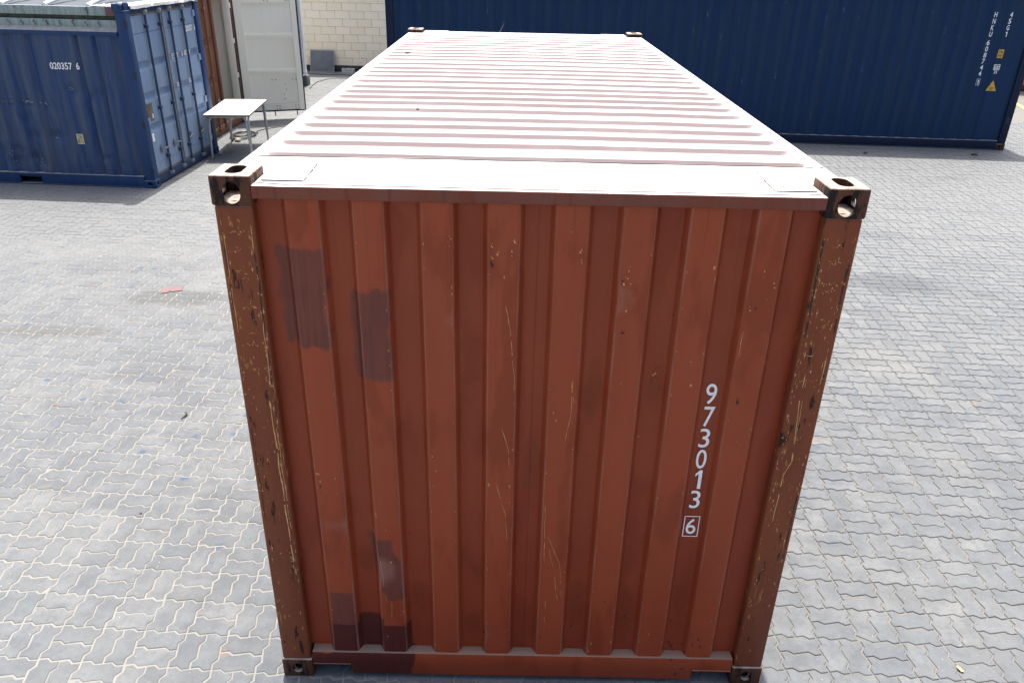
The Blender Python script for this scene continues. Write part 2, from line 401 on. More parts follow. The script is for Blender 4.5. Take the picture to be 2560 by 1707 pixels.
M['gasket_tan'] = plain('dirty_gasket', (0.13, 0.105, 0.075), 0.85, var=0.4, sc=14)
M['ledge_grey'] = plain('dusty_ledge', (0.30, 0.30, 0.30), 0.8, var=0.2, sc=12)
def green_material():
    n = NT('weathered_green_rail'); o = n.obj()
    st = n.noise(n.scale(o, (30, 30, 3)), 1.0, 6, 0.65)
    col = n.mix(n.rng(st, 0.35, 0.7), (0.30, 0.37, 0.36), (0.17, 0.23, 0.21))
    col = n.mix(n.rng(n.noise(n.scale(o, (16, 16, 5), (3, 1, 2)), 1.0, 6, 0.7), 0.60, 0.66), col, (0.055, 0.060, 0.050))
    return n.done(col, 0.75)
M['green_rail'] = green_material()
M['green_dark'] = plain('mossy_groove', (0.055, 0.068, 0.055), 0.9, var=0.5, sc=10)
M['purple_patch'] = plain('maroon_patch', (0.13, 0.055, 0.065), 0.6)
M['tarp'] = plain('pale_tarpaulin', (0.60, 0.59, 0.56), 0.6, var=0.12, sc=5)
M['bow_white'] = plain('white_bow', (0.66, 0.67, 0.68), 0.5)
M['brown_paint'] = paint('brown_paint', tone=0.95, c=(0.160, 0.054, 0.021), c2=(0.205, 0.080, 0.040), dust=(0.23, 0.165, 0.125), dust_amt=0.40, chip_t=0.84, rust_t=0.84, scr_t=0.88)
M['brown_dark'] = paint('brown_frame', tone=0.8, c=(0.075, 0.030, 0.020), c2=(0.10, 0.042, 0.028), dust=(0.16, 0.12, 0.10), dust_amt=0.2, chip_t=0.86, rust_t=0.86, scr_t=0.9)
M['cream_paint'] = paint('cream_paint', (0.89, 0.850, 0.695), (0.90, 0.865, 0.720), dust=(0.80, 0.76, 0.61), dust_amt=0.35, chip=(0.20, 0.19, 0.17), chip_t=0.86, rust=(0.25, 0.20, 0.14), rust_t=0.88, streak=0.15, scr_t=0.92)
M['white_paint'] = paint('white_paint', (0.66, 0.68, 0.70), (0.72, 0.74, 0.75), dust=(0.52, 0.53, 0.53), dust_amt=0.35, chip=(0.2, 0.2, 0.2), chip_t=0.88, rust=(0.2, 0.16, 0.12), rust_t=0.9, streak=0.3, scr_t=0.92)
M['orange_paint'] = paint('orange_paint', (0.52, 0.175, 0.018), (0.56, 0.21, 0.03), dust_amt=0.2, chip_t=0.88, rust_t=0.9, scr_t=0.92)
M['maroon_frame'] = plain('maroon_frame', (0.05, 0.022, 0.020), 0.6)

def paver_material():
    n = NT('concrete_paver'); P = n.pos()
    at = n.new('ShaderNodeAttribute'); at.attribute_name = 'rnd'
    oi = n.new('ShaderNodeObjectInfo')
    rv = n.op('FRACT', n.op('ADD', at.outputs['Fac'], oi.outputs['Random']))
    col = n.mix(rv, (0.250, 0.258, 0.270), (0.375, 0.372, 0.365))
    rv2 = n.op('FRACT', n.op('MULTIPLY', rv, 17.3))
    col = n.mix(n.op('MULTIPLY', rv2, 0.35), col, (0.235, 0.262, 0.300))
    mid = n.noise(P, 7.0, 6, 0.62)
    col = n.mix(n.rng(mid, 0.40, 0.66, 0, 0.70), col, (0.190, 0.200, 0.218))
    col = n.mix(n.rng(n.noise(n.scale(P, (1, 1, 1), (9, 4, 0)), 17.0, 5, 0.62), 0.50, 0.66, 0, 0.45), col, (0.175, 0.190, 0.215))
    col = n.mix(n.rng(n.noise(n.scale(P, (1, 1, 1), (5, 3, 0)), 1.1, 5, 0.6), 0.52, 0.70, 0, 0.50), col, (0.170, 0.180, 0.196))
    col = n.mix(n.rng(n.noise(n.scale(P, (1, 1, 1), (1, 8, 0)), 0.62, 5, 0.6), 0.48, 0.68, 0, 0.45), col, (0.400, 0.390, 0.365))
    # the far yard mixes to a paler tone, along an uneven edge
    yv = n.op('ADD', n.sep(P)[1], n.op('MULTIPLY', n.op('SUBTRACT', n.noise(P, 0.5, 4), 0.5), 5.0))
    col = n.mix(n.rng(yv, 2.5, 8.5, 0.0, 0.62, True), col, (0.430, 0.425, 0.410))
    # a few oily patches
    X, Y, Z = n.sep(P)
    wob = n.op('MULTIPLY', n.op('SUBTRACT', n.noise(P, 3.0, 5, 0.65), 0.5), 1.3)
    for (sx, sy, rx, ry, a, c) in ((-3.62, 4.75, 0.75, 0.22, 0.55, (0.13, 0.125, 0.115)), (-4.5, 3.9, 0.8, 0.16, 0.45, (0.15, 0.135, 0.11)),
                                   (4.3, 5.6, 0.75, 0.38, 0.55, (0.12, 0.13, 0.15)), (-3.15, 3.1, 0.5, 0.25, 0.4, (0.16, 0.16, 0.17)), (3.4, 3.6, 0.5, 0.4, 0.4, (0.42, 0.41, 0.38))):
        dx = n.op('DIVIDE', n.op('SUBTRACT', X, sx), rx); dy = n.op('DIVIDE', n.op('SUBTRACT', Y, sy), ry)
        d = n.op('ADD', n.op('SQRT', n.op('ADD', n.op('MULTIPLY', dx, dx), n.op('MULTIPLY', dy, dy))), wob)
        col = n.mix(n.rng(d, 0.55, 1.05, a, 0.0, True), col, c)
    col = n.mix(n.rng(n.noise(n.scale(P, (1, 1, 1), (2, 9, 0)), 42, 6, 0.7), 0.54, 0.68, 0, 0.55), col, (0.150, 0.160, 0.180))
    col = n.mix(n.rng(n.noise(n.scale(P, (1, 1, 1), (7, 2, 0)), 30, 6, 0.72), 0.58, 0.72, 0, 0.55), col, (0.46, 0.455, 0.44))
    col = n.mix(n.rng(n.noise(n.scale(P, (0.35, 2.4, 1), (4, 1, 0)), 1.0, 6, 0.66), 0.54, 0.68, 0, 0.42), col, (0.165, 0.170, 0.180))
    g = n.noise(P, 260, 3, 0.7)
    col = n.mix(n.rng(g, 0.50, 0.75, 0, 0.55), col, (0.42, 0.42, 0.42))
    col = n.mix(n.rng(n.noise(P, 95, 4, 0.65), 0.62, 0.70, 0, 0.75), col, (0.115, 0.125, 0.150))
    # drips of paint: white dots, blue smears, now and then green, pink or ochre
    vw = n.vor(P, 21)
    w = n.op('MULTIPLY', n.rng(n.op('ADD', vw, n.op('MULTIPLY', n.op('SUBTRACT', n.noise(P, 70, 3), 0.5), 0.10)), 0.05, 0.085, 1, 0), n.rng(n.noise(P, 2.3, 3), 0.48, 0.56))
    col = n.mix(w, col, (0.68, 0.68, 0.67))
    vb = n.new('ShaderNodeTexVoronoi'); n.set(vb.inputs['Vector'], n.scale(P, (6.5, 6.5, 6.5), (3, 5, 0))); vb.inputs['Scale'].default_value = 1.0
    hs = n.sep(vb.outputs['Color'])
    dd = n.op('ADD', vb.outputs['Distance'], n.op('MULTIPLY', n.op('SUBTRACT', n.noise(P, 40, 6, 0.75), 0.5), 0.75))
    pres = n.op('MULTIPLY', n.rng(hs[0], 0.70, 0.71), n.rng(n.noise(n.scale(P, (1, 1, 1), (2, 7, 0)), 0.8, 2), 0.40, 0.55))
    bl = n.op('MULTIPLY', n.rng(dd, 0.08, 0.24, 0.80, 0), pres)
    pc = n.mix(n.rng(hs[1], 0.72, 0.73), (0.075, 0.165, 0.315), (0.20, 0.36, 0.30))
    pc = n.mix(n.rng(hs[1], 0.84, 0.85), pc, (0.45, 0.30, 0.20))
    pc = n.mix(n.rng(hs[1], 0.94, 0.95), pc, (0.40, 0.16, 0.17))
    col = n.mix(bl, col, pc)
    h = n.op('ADD', n.op('MULTIPLY', g, 0.5), n.op('ADD', n.noise(P, 40, 5, 0.65), n.op('MULTIPLY', mid, 0.8)))
    n.bump(h, 0.40, 0.004)
    return n.done(n.tone(col, (0.440, 0.468, 0.480)), n.rng(mid, 0.3, 0.7, 0.60, 0.76), 0.0, 0.4)
M['paver'] = paver_material()
def sand_material():
    n = NT('joint_sand'); P = n.pos()
    col = n.mix(n.rng(n.noise(P, 5, 6, 0.65), 0.35, 0.65), (0.585, 0.555, 0.505), (0.48, 0.46, 0.42))
    col = n.mix(n.rng(n.noise(P, 220, 3, 0.6), 0.45, 0.7, 0, 0.4), col, (0.56, 0.53, 0.46))
    n.bump(n.noise(P, 180, 4, 0.65), 0.4, 0.004)
    return n.done(n.mix(n.rng(n.op('ADD', n.sep(P)[0], n.op('MULTIPLY', n.op('SUBTRACT', n.noise(P, 0.9, 4), 0.5), 3.0)), -1.3, 1.6), n.tone(col, (0.465, 0.475, 0.475)), n.tone(col, (0.34, 0.35, 0.355))), 0.9, 0.0, 0.2)
M['sand'] = sand_material()
M['cable'] = plain('black_cable', (0.022, 0.022, 0.024), 0.5)
M['card_pink'] = plain('faded_red_card', (0.190, 0.115, 0.118), 0.8, var=0.15, sc=14)
M['ochre'] = plain('yellow_chip', (0.40, 0.34, 0.16), 0.7)
M['leaf'] = plain('dry_leaf', (0.05, 0.042, 0.03), 0.8)
M['stone'] = plain('stone', (0.32, 0.31, 0.29), 0.9, var=0.3, sc=20)
M['rag'] = plain('dirty_rag', (0.36, 0.31, 0.24), 0.9, var=0.4, sc=14)
M['table_top'] = plain('white_laminate', (0.74, 0.72, 0.69), 0.45, var=0.05)
M['ply'] = plain('ply_edge', (0.14, 0.105, 0.07), 0.7)
M['tube_grey'] = plain('grey_tube', (0.36, 0.365, 0.37), 0.42, 0.25, 0.2, 18)
M['board_grey'] = plain('grey_board', (0.115, 0.125, 0.14), 0.55, var=0.22, sc=5)
M['block_grey'] = plain('grey_block', (0.13, 0.13, 0.135), 0.85, var=0.3, sc=12)
M['block_pale'] = plain('pale_block', (0.42, 0.41, 0.385), 0.9, var=0.2, sc=12)
M['plinth'] = plain('dark_plinth', (0.045, 0.045, 0.046), 0.9, var=0.4, sc=8)
M['yellow_line'] = plain('yellow_line', (0.62, 0.53, 0.16), 0.7, var=0.2, sc=4)
def wall_block_material():
    n = NT('cream_block'); P = n.pos(); oi = n.new('ShaderNodeObjectInfo')
    col = n.mix(oi.outputs['Random'], (0.755, 0.675, 0.500), (0.79, 0.725, 0.575))
    col = n.mix(n.rng(n.noise(P, 3, 6, 0.65), 0.42, 0.75, 0, 0.45), col, (0.70, 0.68, 0.58))
    col = n.mix(n.rng(n.noise(P, 22, 5, 0.7), 0.66, 0.74, 0, 0.5), col, (0.38, 0.33, 0.26))
    n.bump(n.noise(P, 60, 5, 0.7), 0.35, 0.006)
    return n.done(n.tone(col, (1.12, 1.10, 1.08)), 0.9, 0.0, 0.2)
M['wall_block'] = wall_block_material()
M['mortar'] = plain('mortar', (0.42, 0.36, 0.26), 0.95, var=0.25, sc=10)

# ------------------------------------------------------------------ ground and paving
g = MB().sheet([(x, 0) for x in (-150, -1.3, 1.3, 150)], [-150, 150], lambda u, d, v: (u, v, -0.0034 if u < 0 else -0.0066))
ground = tag(g.build('ground', M['sand'], None, smooth=0), kind='structure')

PITCH = 0.2288; MOD = PITCH / 2; AMP = 0.086; KA, KB = 0.37, 0.63
YAW = math.radians(-3.0)
EX = Vector((math.cos(YAW), math.sin(YAW))); EY = Vector((-math.sin(YAW), math.cos(YAW)))
ORG = Vector((2.092, 0.521))

def paver_outline():
    a = AMP
    p = [(0, 0), (KA, a), (KB, -a), (1 + KA, a), (1 + KB, -a), (2, 0), (2 - a, KA), (2 + a, KB), (2, 1),
         (1 + KB, 1 - a), (1 + KA, 1 + a), (KB, 1 - a), (KA, 1 + a), (0, 1), (a, KB), (-a, KA)]
    return [Vector(((x - 1) * MOD, (y - 0.5) * MOD)) for x, y in p]

def inset(poly, d):
    n = len(poly); out = []
    for i in range(n):
        a, b, c = poly[i - 1], poly[i], poly[(i + 1) % n]
        e1 = (b - a).normalized(); e2 = (c - b).normalized()
        n1 = Vector((-e1.y, e1.x)); n2 = Vector((-e2.y, e2.x))
        k = (n1 + n2); k = k / max(0.35, (1 + n1.dot(n2)))
        out.append(b + k * d)
    return out

def paver_geo(var, chamfer=True):
    r = random.Random(var)
    out = paver_outline(); n = len(out)
    g0 = inset(out, 0.0047)
    for q in g0: q.x += r.uniform(-1, 1) * 0.0009; q.y += r.uniform(-1, 1) * 0.0009
    if var == 4:
        g0[5] = g0[5] + (Vector((0, 0)) - g0[5]).normalized() * 0.026
    v = []; f = []
    if chamfer:
        g1 = inset(g0, 0.0032)
        rings = [(g1, 0.0), (g0, -0.0024), (g0, -0.028)]
    else:
        rings = [(g0, 0.0), (g0, -0.028)]
    for ring, z in rings: v += [(q.x, q.y, z) for q in ring]
    f.append(tuple(range(n)))
    for k in range(len(rings) - 1):
        f += [(k * n + i, (k + 1) * n + i, (k + 1) * n + (i + 1) % n, k * n + (i + 1) % n) for i in range(n)]
    return v, f

NVAR = 5
GEO_NEAR = [paver_geo(k) for k in range(NVAR)]
GEO_FAR = [paver_geo(k, False) for k in range(NVAR)]

def hidden_by_red(pt):
    """does the red container stand between the camera and this spot on the ground?"""
    o = CAM_LOC; d = Vector((pt[0], pt[1], 0)) - o
    t0, t1 = 0.0, 0.999
    for ax, lo, hi in ((0, -1.219, 1.219), (1, 0.0, 6.058), (2, 0.0, 2.59)):
        if abs(d[ax]) < 1e-9:
            if o[ax] < lo or o[ax] > hi: return False
            continue
        a, b = (lo - o[ax]) / d[ax], (hi - o[ax]) / d[ax]
        if a > b: a, b = b, a
        t0, t1 = max(t0, a), min(t1, b)
        if t0 > t1: return False
    return True

CI = CAM_ROT.transposed()
def project(pt):
    q = CI @ (Vector((pt[0], pt[1], pt[2] if len(pt) > 2 else 0)) - CAM_LOC)
    if q.z >= -0.05: return None
    return 1280 + FPX * q.x / -q.z, 853.5 - FPX * q.y / -q.z, -q.z

spots = []
for i in range(-66, 52):
    for j in range(-102, 16):
        c0 = ORG + EX * ((i + 0.5) * PITCH) - EY * ((j + 0.5) * PITCH)
        x, y = c0
        if y < -2.4 or y > 22.2: continue
        if y > 15.8 and not (-8.5 < x < -2.5): continue
        if x < -4.2 - 0.66 * max(0, y + 1) or x > 4.2 + 0.66 * max(0, y + 1): continue
        if -1.0 < x < 1.0 and 0.25 < y < 5.8: continue
        for s in (-1, 1):
            horiz = (i + j) % 2 == 0
            c = c0 + (EY if horiz else EX) * (s * MOD / 2)
            spots.append((c.x, c.y, YAW + (0 if horiz else PI / 2) + (PI if rnd.random() < 0.5 else 0)))
scored = []
for k, (x, y, a) in enumerate(spots):
    q = project((x, y))
    if q and -25 < q[0] < 2585 and -25 < q[1] < 1722 and not hidden_by_red((x, y)):
        dist = (Vector((x, y, 0)) - CAM_LOC).length
        scored.append(((CAM_LOC.z / dist) / (q[2] ** 2), k))
scored.sort(reverse=True)
single = set(k for _, k in scored[:300])
paving = tag(thing('paving', None, None), kind='structure')
near_me = []
for k in range(NVAR):
    v, f = GEO_NEAR[k]
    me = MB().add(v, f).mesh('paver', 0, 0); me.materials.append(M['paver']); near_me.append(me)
FV = []; FF = []; FR = []
for k, (x, y, a) in enumerate(spots):
    r = random.Random(k * 7 + 3)
    jx, jy, jz, ja = r.uniform(-1, 1) * 0.0013, r.uniform(-1, 1) * 0.0013, r.uniform(-1, 0.4) * 0.0016, r.uniform(-1, 1) * 0.010
    tx, ty = r.uniform(-1, 1) * 0.006, r.uniform(-1, 1) * 0.006
    kv = r.randrange(NVAR - 1) if r.random() > 0.035 else NVAR - 1
    if k in single:
        o = link('paver', near_me[kv], None, paving)
        o.location = (x + jx, y + jy, jz); o.rotation_euler = (tx, ty, a + ja)
        continue
    v, f = (GEO_NEAR if (y < 6.5) else GEO_FAR)[kv]
    ca, sa = math.cos(a + ja), math.sin(a + ja)
    b = len(FV)
    FV += [(x + jx + ca * p - sa * q, y + jy + sa * p + ca * q, w + jz + p * ty - q * tx) for p, q, w in v]
    FF += [tuple(i + b for i in t) for t in f]
    FR += [r.random()] * len(f)
me = bpy.data.meshes.new('paver_field')
me.from_pydata(FV, [], FF)
at = me.attributes.new('rnd', 'FLOAT', 'FACE'); at.data.foreach_set('value', FR)
me.update()
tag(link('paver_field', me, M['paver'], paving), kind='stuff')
del FV, FF, FR
stripe = MB().prism([(-0.06, -1.6), (0.06, -1.6), (0.06, 1.6), (-0.06, 1.6)], lambda u, v, w: (12.97 + u + v * 0.28, 18.1 + v, w), -0.002, 0.004)
tag(stripe.build('painted_line', M['yellow_line'], None, smooth=0), kind='structure')

# ------------------------------------------------------------------ containers: shared frame pieces
def apply_bool(base, cutters):
    bo = link('b', base, None); cs = []
    for c in cutters:
        co = link('c', c, None); cs.append(co)
        md = bo.modifiers.new('m', 'BOOLEAN'); md.operation = 'DIFFERENCE'; md.solver = 'EXACT'; md.object = co
    dg = bpy.context.evaluated_depsgraph_get(); dg.update()
    me = bpy.data.meshes.new_from_object(bo.evaluated_get(dg))
    for o in [bo] + cs: bpy.data.objects.remove(o)
    return me

def stadium(w, h, n=8):
    """rounded slot of width w and height h"""
    r = min(w, h) / 2; p = []
    for (cx, cy, a0) in ((w / 2 - r, h / 2 - r, 0), (-w / 2 + r, h / 2 - r, PI / 2), (-w / 2 + r, -h / 2 + r, PI), (w / 2 - r, -h / 2 + r, 1.5 * PI)):
        p += [(cx + r * math.cos(a0 + PI / 2 * k / n), cy + r * math.sin(a0 + PI / 2 * k / n)) for k in range(n + 1)]
    q = [p[0]]
    for a in p[1:]:
        if (Vector(a) - Vector(q[-1])).length > 1e-5: q.append(a)
    return q

def casting_mesh(endw, endh, hz):
    """corner fitting for the (-x, -y, top) corner; its outer top corner is the origin"""
    base = MB().box(0, 0.156, 0, 0.178, -0.118, 0).mesh('cast', 0.011, 0, 3)
    cut = [MB().box(0.017, 0.140, 0.017, 0.162, -0.104, -0.026).mesh('k', 0, 0)]
    cut.append(MB().prism(stadium(endw, endh), lambda u, v, w: (0.078 + u, w, hz + v), -0.02, 0.03).mesh('k', 0, 0))
    cut.append(MB().prism(stadium(0.078, 0.052), lambda u, v, w: (w, 0.089 + u, hz + v), -0.02, 0.03).mesh('k', 0, 0))
    cut.append(MB().prism(stadium(0.062, 0.122), lambda u, v, w: (0.078 + u, 0.089 + v, w), -0.04, 0.02).mesh('k', 0, 0))
    return apply_bool(base, cut)

def chamfer_slot(me):
    me.shade_smooth(); me.set_sharp_from_angle(angle=math.radians(30)); return me
CAST_TOP = chamfer_slot(casting_mesh(0.070, 0.082, -0.066))
CAST_BOT = chamfer_slot(casting_mesh(0.052, 0.062, -0.062))

def put_castings(root, L, H, mat, W=1.219, skip=()):
    for sx in (-1, 1):
        for ye in (0, 1):
            for top in (0, 1):
                if (sx, ye, top) in skip: continue
                me = (CAST_TOP if top else CAST_BOT).copy()
                mx = Matrix.Translation((sx * W, L if ye else 0, H if top else 0)) @ Matrix.Diagonal((1 if sx < 0 else -1, -1 if ye else 1, 1 if top else -1, 1))
                me.transform(mx)
                if mx.to_3x3().determinant() < 0: me.flip_normals()
                me.materials.clear(); me.materials.append(mat)
                link('corner_casting', me, None, root)

def trapezoid(flats, u0, u1, slope, d_out, d_in, r=0.008, k=3):
    """corrugation polyline that starts and ends in the recess; flats are the proud strips"""
    p = [(u0, d_in)]
    for a, b in flats:
        p += [(a - slope, d_in), (a, d_out), (b, d_out), (b + slope, d_in)]
    p.append((u1, d_in))
    return rounded(p, r, k)

def prof_at(prof, u):
    for (a, da), (b, db) in zip(prof, prof[1:]):
        if a <= u <= b and b > a: return da + (db - da) * (u - a) / (b - a)
    return prof[0][1]

def dents(u, v, lst):
    return sum(d * math.exp(-((u - a) / ru) ** 2 - ((v - b) / rv) ** 2) for a, b, ru, rv, d in lst)

def side_frame(root, L, H, mf, rail_top=(0.06, 0.06), pockets=()):
    """four posts, bottom and top side rails, end sills and headers, floor"""
    for sx in (-1, 1):
        for ye in (0, 1):
            y0, y1 = (0.006, 0.15) if not ye else (L - 0.15, L - 0.006)
            x0, x1 = (-1.213, -1.070) if sx < 0 else (1.070, 1.213)
            MB().box(x0, x1, y0, y1, 0.117, H - 0.117).build('corner_post', mf['post'], root, 0.010, seg=3)
        xo = sx * 1.213; xi = sx * 1.165
        poly = [(0.165, 0.172), (L - 0.165, 0.172), (L - 0.165, 0.018)]
        for (a, b) in sorted(pockets, reverse=True):
            poly += [(b, 0.018), (b, 0.135), (a, 0.135), (a, 0.018)]
        poly += [(0.165, 0.018)]
        br = MB().prism(poly, lambda u, v, w: (w, u, v), min(xo, xi), max(xo, xi)).build('bottom_side_rail', mf['rail'], root, 0.003)
        lp = [(0.17, L - 0.17)]
        MB().box(min(xo + sx * .004, xi - sx * .04), max(xo + sx * .004, xi - sx * .04), 0.168, L - 0.168, 0.006, 0.0165).build('rail_flange', mf['rail'], br, 0.002)
    MB().box(-1.16, 1.16, 0.16, L - 0.16, 0.10, 0.165).build('floor', mf['rail'], root)

# ------------------------------------------------------------------ the red container
RL, RH = 6.058, 2.591
red = thing('shipping_container', 'large worn red shipping container in the middle with sun-bleached roof and number 973013 6', 'container', (0, 0, 0))
put_castings(red, RL, RH, M['casting_rust'])
side_frame(red, RL, RH, {'post': M['rust_post'], 'rail': M['red_header']})
OUT = [(-0.948, -0.830), (-0.697, -0.587), (-0.441, -0.328), (-0.187, -0.073), (0.070, 0.187), (0.324, 0.440), (0.576, 0.694), (0.830, 0.944)]
DO, DI = 0.013, 0.056
fprof = trapezoid(OUT, -1.072, 1.072, 0.024, DO, DI, 0.009, 4)
fdent = [(0.77, 1.90, 0.05, 0.06, 0.010), (-0.88, 0.97, 0.05, 0.05, 0.007), (-0.72, 0.70, 0.06, 0.08, 0.006), (0.35, 2.12, 0.05, 0.06, 0.007), (0.36, 2.03, 0.04, 0.05, -0.004),
         (-0.30, 2.02, 0.05, 0.05, 0.004), (-0.20, 0.30, 0.05, 0.06, 0.004), (0.62, 1.3, 0.05, 0.2, 0.003)]
def front_y(x, z):
    w = mnoise.noise(Vector((x * 3.1, 2.0, z * 2.3))) * 0.0016 + mnoise.noise(Vector((x * 9, 5.0, z * 6))) * 0.0006
    return prof_at(fprof, x) + w + dents(x, z, fdent)
fm = MB().sheet(fprof, lin(0.160, 2.512, 90), lambda u, d, v: (u, d + front_y(u, v) - prof_at(fprof, u), v))
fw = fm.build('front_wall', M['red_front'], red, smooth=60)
sill = [(-1.060, 0.174), (1.060, 0.174), (1.060, 0.090), (0.862, 0.090), (0.862, 0.028), (-0.866, 0.028), (-0.866, 0.090), (-1.060, 0.090)]
MB().prism(sill, lambda u, v, w: (u, w, v), 0.002, 0.20).build('end_sill', M['red_front'], red, 0.005)
for a, b in ((-1.058, -0.868), (0.864, 1.058)):
    MB().box(a, b, -0.001, 0.004, 0.088, 0.095).build('pocket_lip', M['red_front'], red, 0.001)
hd = MB().sheet(rounded([(2.5540, 0.040), (2.5540, 0.0), (2.5035, 0.0), (2.5035, 0.06)], 0.006, 3), lin(-1.064, 1.064, 90), lambda z, d, x: (x, 0.001 + d + (0.0022 * mnoise.noise(Vector((x * 7, z * 20, 3))) + 0.0035 * max(0, mnoise.noise(Vector((x * 2.5, 1, 8))))) * (1 if d < .03 else 0), z - 0.0016 * max(0, mnoise.noise(Vector((x * 11, 4, 2)))))).build('top_header', M['red_header'], red, smooth=60)
# header plate, seams and gussets on the roof front
HZ = 2.5565
hp = MB().sheet([(x, 0) for x in lin(-1.06, 1.06, 60)], [0.030, 0.034, 0.16, 0.30, 0.445],
                lambda u, d, v: (u, v + (0.012 if abs(u) > 1.0 and v < .05 else 0), HZ - (0.003 if v < .032 else 0) + mnoise.noise(Vector((u * 4, v * 6, 1))) * 0.0012))
hp.sheet([(x, 0) for x in lin(-1.06, 1.06, 60)], [0.0305, 0.0304], lambda u, d, v: (u, v + (0.012 if abs(u) > 1.0 else 0), HZ - (0.008 if v < .03045 else 0.003)))
for s in (-1, 1):
    hp.sheet([(s * x, 0) for x in (1.06, 1.10, 1.15, 1.196)], [0.168, 0.25, 0.33, 0.445], lambda u, d, v: (u, v, HZ + mnoise.noise(Vector((u * 4, v * 6, 1))) * 0.0008))
hp.build('header_plate', M['roof_paint'], red, smooth=60)
def wire(name, pts, r, mat, parent):
    return MB().tube(pts, r, 6).build(name, mat, parent)
wire('lap_seam', [(x, 0.027 + (0.010 * (abs(x) - .98) / .06 if abs(x) > .98 else 0) + 0.0015 * mnoise.noise(Vector((x * 5, 0, 0))), HZ - 0.0030) for x in lin(-1.055, 1.055, 50)], 0.0026, M['weld_dark'], red)
wire('lap_seam', [(x, 0.4475 + 0.0012 * mnoise.noise(Vector((x * 5, 3, 0))), HZ + 0.0008) for x in lin(-1.17, 1.20, 50)], 0.0026, M['weld_dark'], red)
for s in (-1, 1):
    gp = [(s * 1.045, 0.064), (s * 0.885, 0.062), (s * 0.893, 0.345), (s * 1.045, 0.345)]
    if s < 0: gp = gp[::-1]
    go = MB().prism(gp, lambda u, v, w: (u, v, w), HZ - 0.001, HZ + 0.0048).build('gusset_plate', M['roof_paint'], red, 0.0012)
    wire('weld_bead', [(s * x, 0.0605 + 0.0012 * mnoise.noise(Vector((x * 22, 7, s))), HZ + 0.0016) for x in lin(0.89, 1.04, 18)], 0.0020, M['weld_dark'], go)
    wb = MB()
    for k in range(16):
        if rnd.random() < 0.3: continue
        y = 0.075 + k * 0.0165; x = 0.8855 + 0.008 * (y - .064) / .28 - 0.003
        wb.tube([(s * (x + rnd.uniform(-.002, .002)), y, HZ + 0.0014), (s * (x + rnd.uniform(-.002, .002)), y + 0.010, HZ + 0.0014)], rnd.uniform(0.0008, 0.0019), 5)
    tag(wb.build('weld_bead', M['weld_dark'], go), kind='stuff')
# stamped roof sheet
BANDS = [-2.8326 + (b + 2.8326) * 1.018 for b in (0.457, 0.684, 0.881, 1.073, 1.265, 1.503, 1.719, 1.904, 2.091, 2.28, 2.508, 2.738, 2.936, 3.134, 3.374, 3.633, 3.845, 4.043, 4.251, 4.476, 4.669, 4.871, 5.066, 5.246, 5.469)]
pl = [(0.449, 0.0)]
for i, b in enumerate(BANDS):
    y1 = b - 0.007; y2 = b + 0.008                        # rises away from the camera between these
    pl += [(max(y1 - 0.120, pl[-1][0] + 0.012), 0.0), (y1 - 0.085, -0.0225), (y1, -0.0225), (y2, 0.0)]
pl += [(5.84, 0.0)]
rprof = rounded(pl, 0.006, 3)
xs = [-1.185, -1.165, -1.15, -1.13, -1.11, -1.09, -1.07, -1.04] + lin(-1.0, 1.0, 31) + [1.04, 1.07, 1.09, 1.11, 1.13, 1.15, 1.165, 1.185]
def fade(x):
    t = min(1, max(0, (1.172 - abs(x)) / 0.055)); return t * t * (3 - 2 * t)
rm = MB().sheet(rprof, xs, lambda y, d, x: (x, y, HZ + 0.001 + d * fade(x) + 0.006 * (1 - (x / 1.19) ** 2) * min(1, (y - .449) / .4) + mnoise.noise(Vector((x * 2.2, y * 2.0, 3))) * 0.0022))
rm.build('roof_panel', M['roof_paint'], red, smooth=70)
for s in (-1, 1):
    MB().box(min(s * 1.178, s * 1.212), max(s * 1.178, s * 1.212), 0.178, RL - 0.178, 2.49, HZ - 0.0005).build('top_side_rail', M['roof_paint'], red, 0.006)
MB().box(-1.06, 1.06, 5.842, RL - 0.003, 2.50, HZ + 0.004).build('rear_header', M['roof_paint'], red, 0.006)
for s in (-1, 1):
    MB().box(min(s * 0.80, s * 1.05), max(s * 0.80, s * 1.05), 5.85, RL - 0.01, HZ + 0.003, HZ + 0.010).build('gusset_plate', M['roof_paint'], red, 0.002)
    sp_ = trapezoid([(0.30 + k * 0.278, 0.37 + k * 0.278) for k in range(20)], 0.15, RL - 0.15, 0.068, 0.0, 0.036, 0.01, 2)
    MB().sheet(sp_, [0.17, 1.3, 2.50], lambda u, d, v: (s * (1.209 - d), u, v)).build('side_wall', M['red_paint'], red, smooth=60)
for s in (-1, 1):                                             # rear doors
    do = MB().box(min(s * 0.01, s * 1.06), max(s * 0.01, s * 1.06), RL - 0.06, RL - 0.015, 0.17, 2.45).build('door', M['red_paint'], red, 0.006)
    for x in (0.28, 0.75):
        MB().tube([(s * x, RL - 0.002, 0.1), (s * x, RL - 0.002, 2.5)], 0.017, 8).build('lock_rod', M['red_paint'], do)
MB().box(-1.06, 1.06, RL - 0.12, RL - 0.004, 0.02, 0.165).build('end_sill', M['red_header'], red, 0.005)
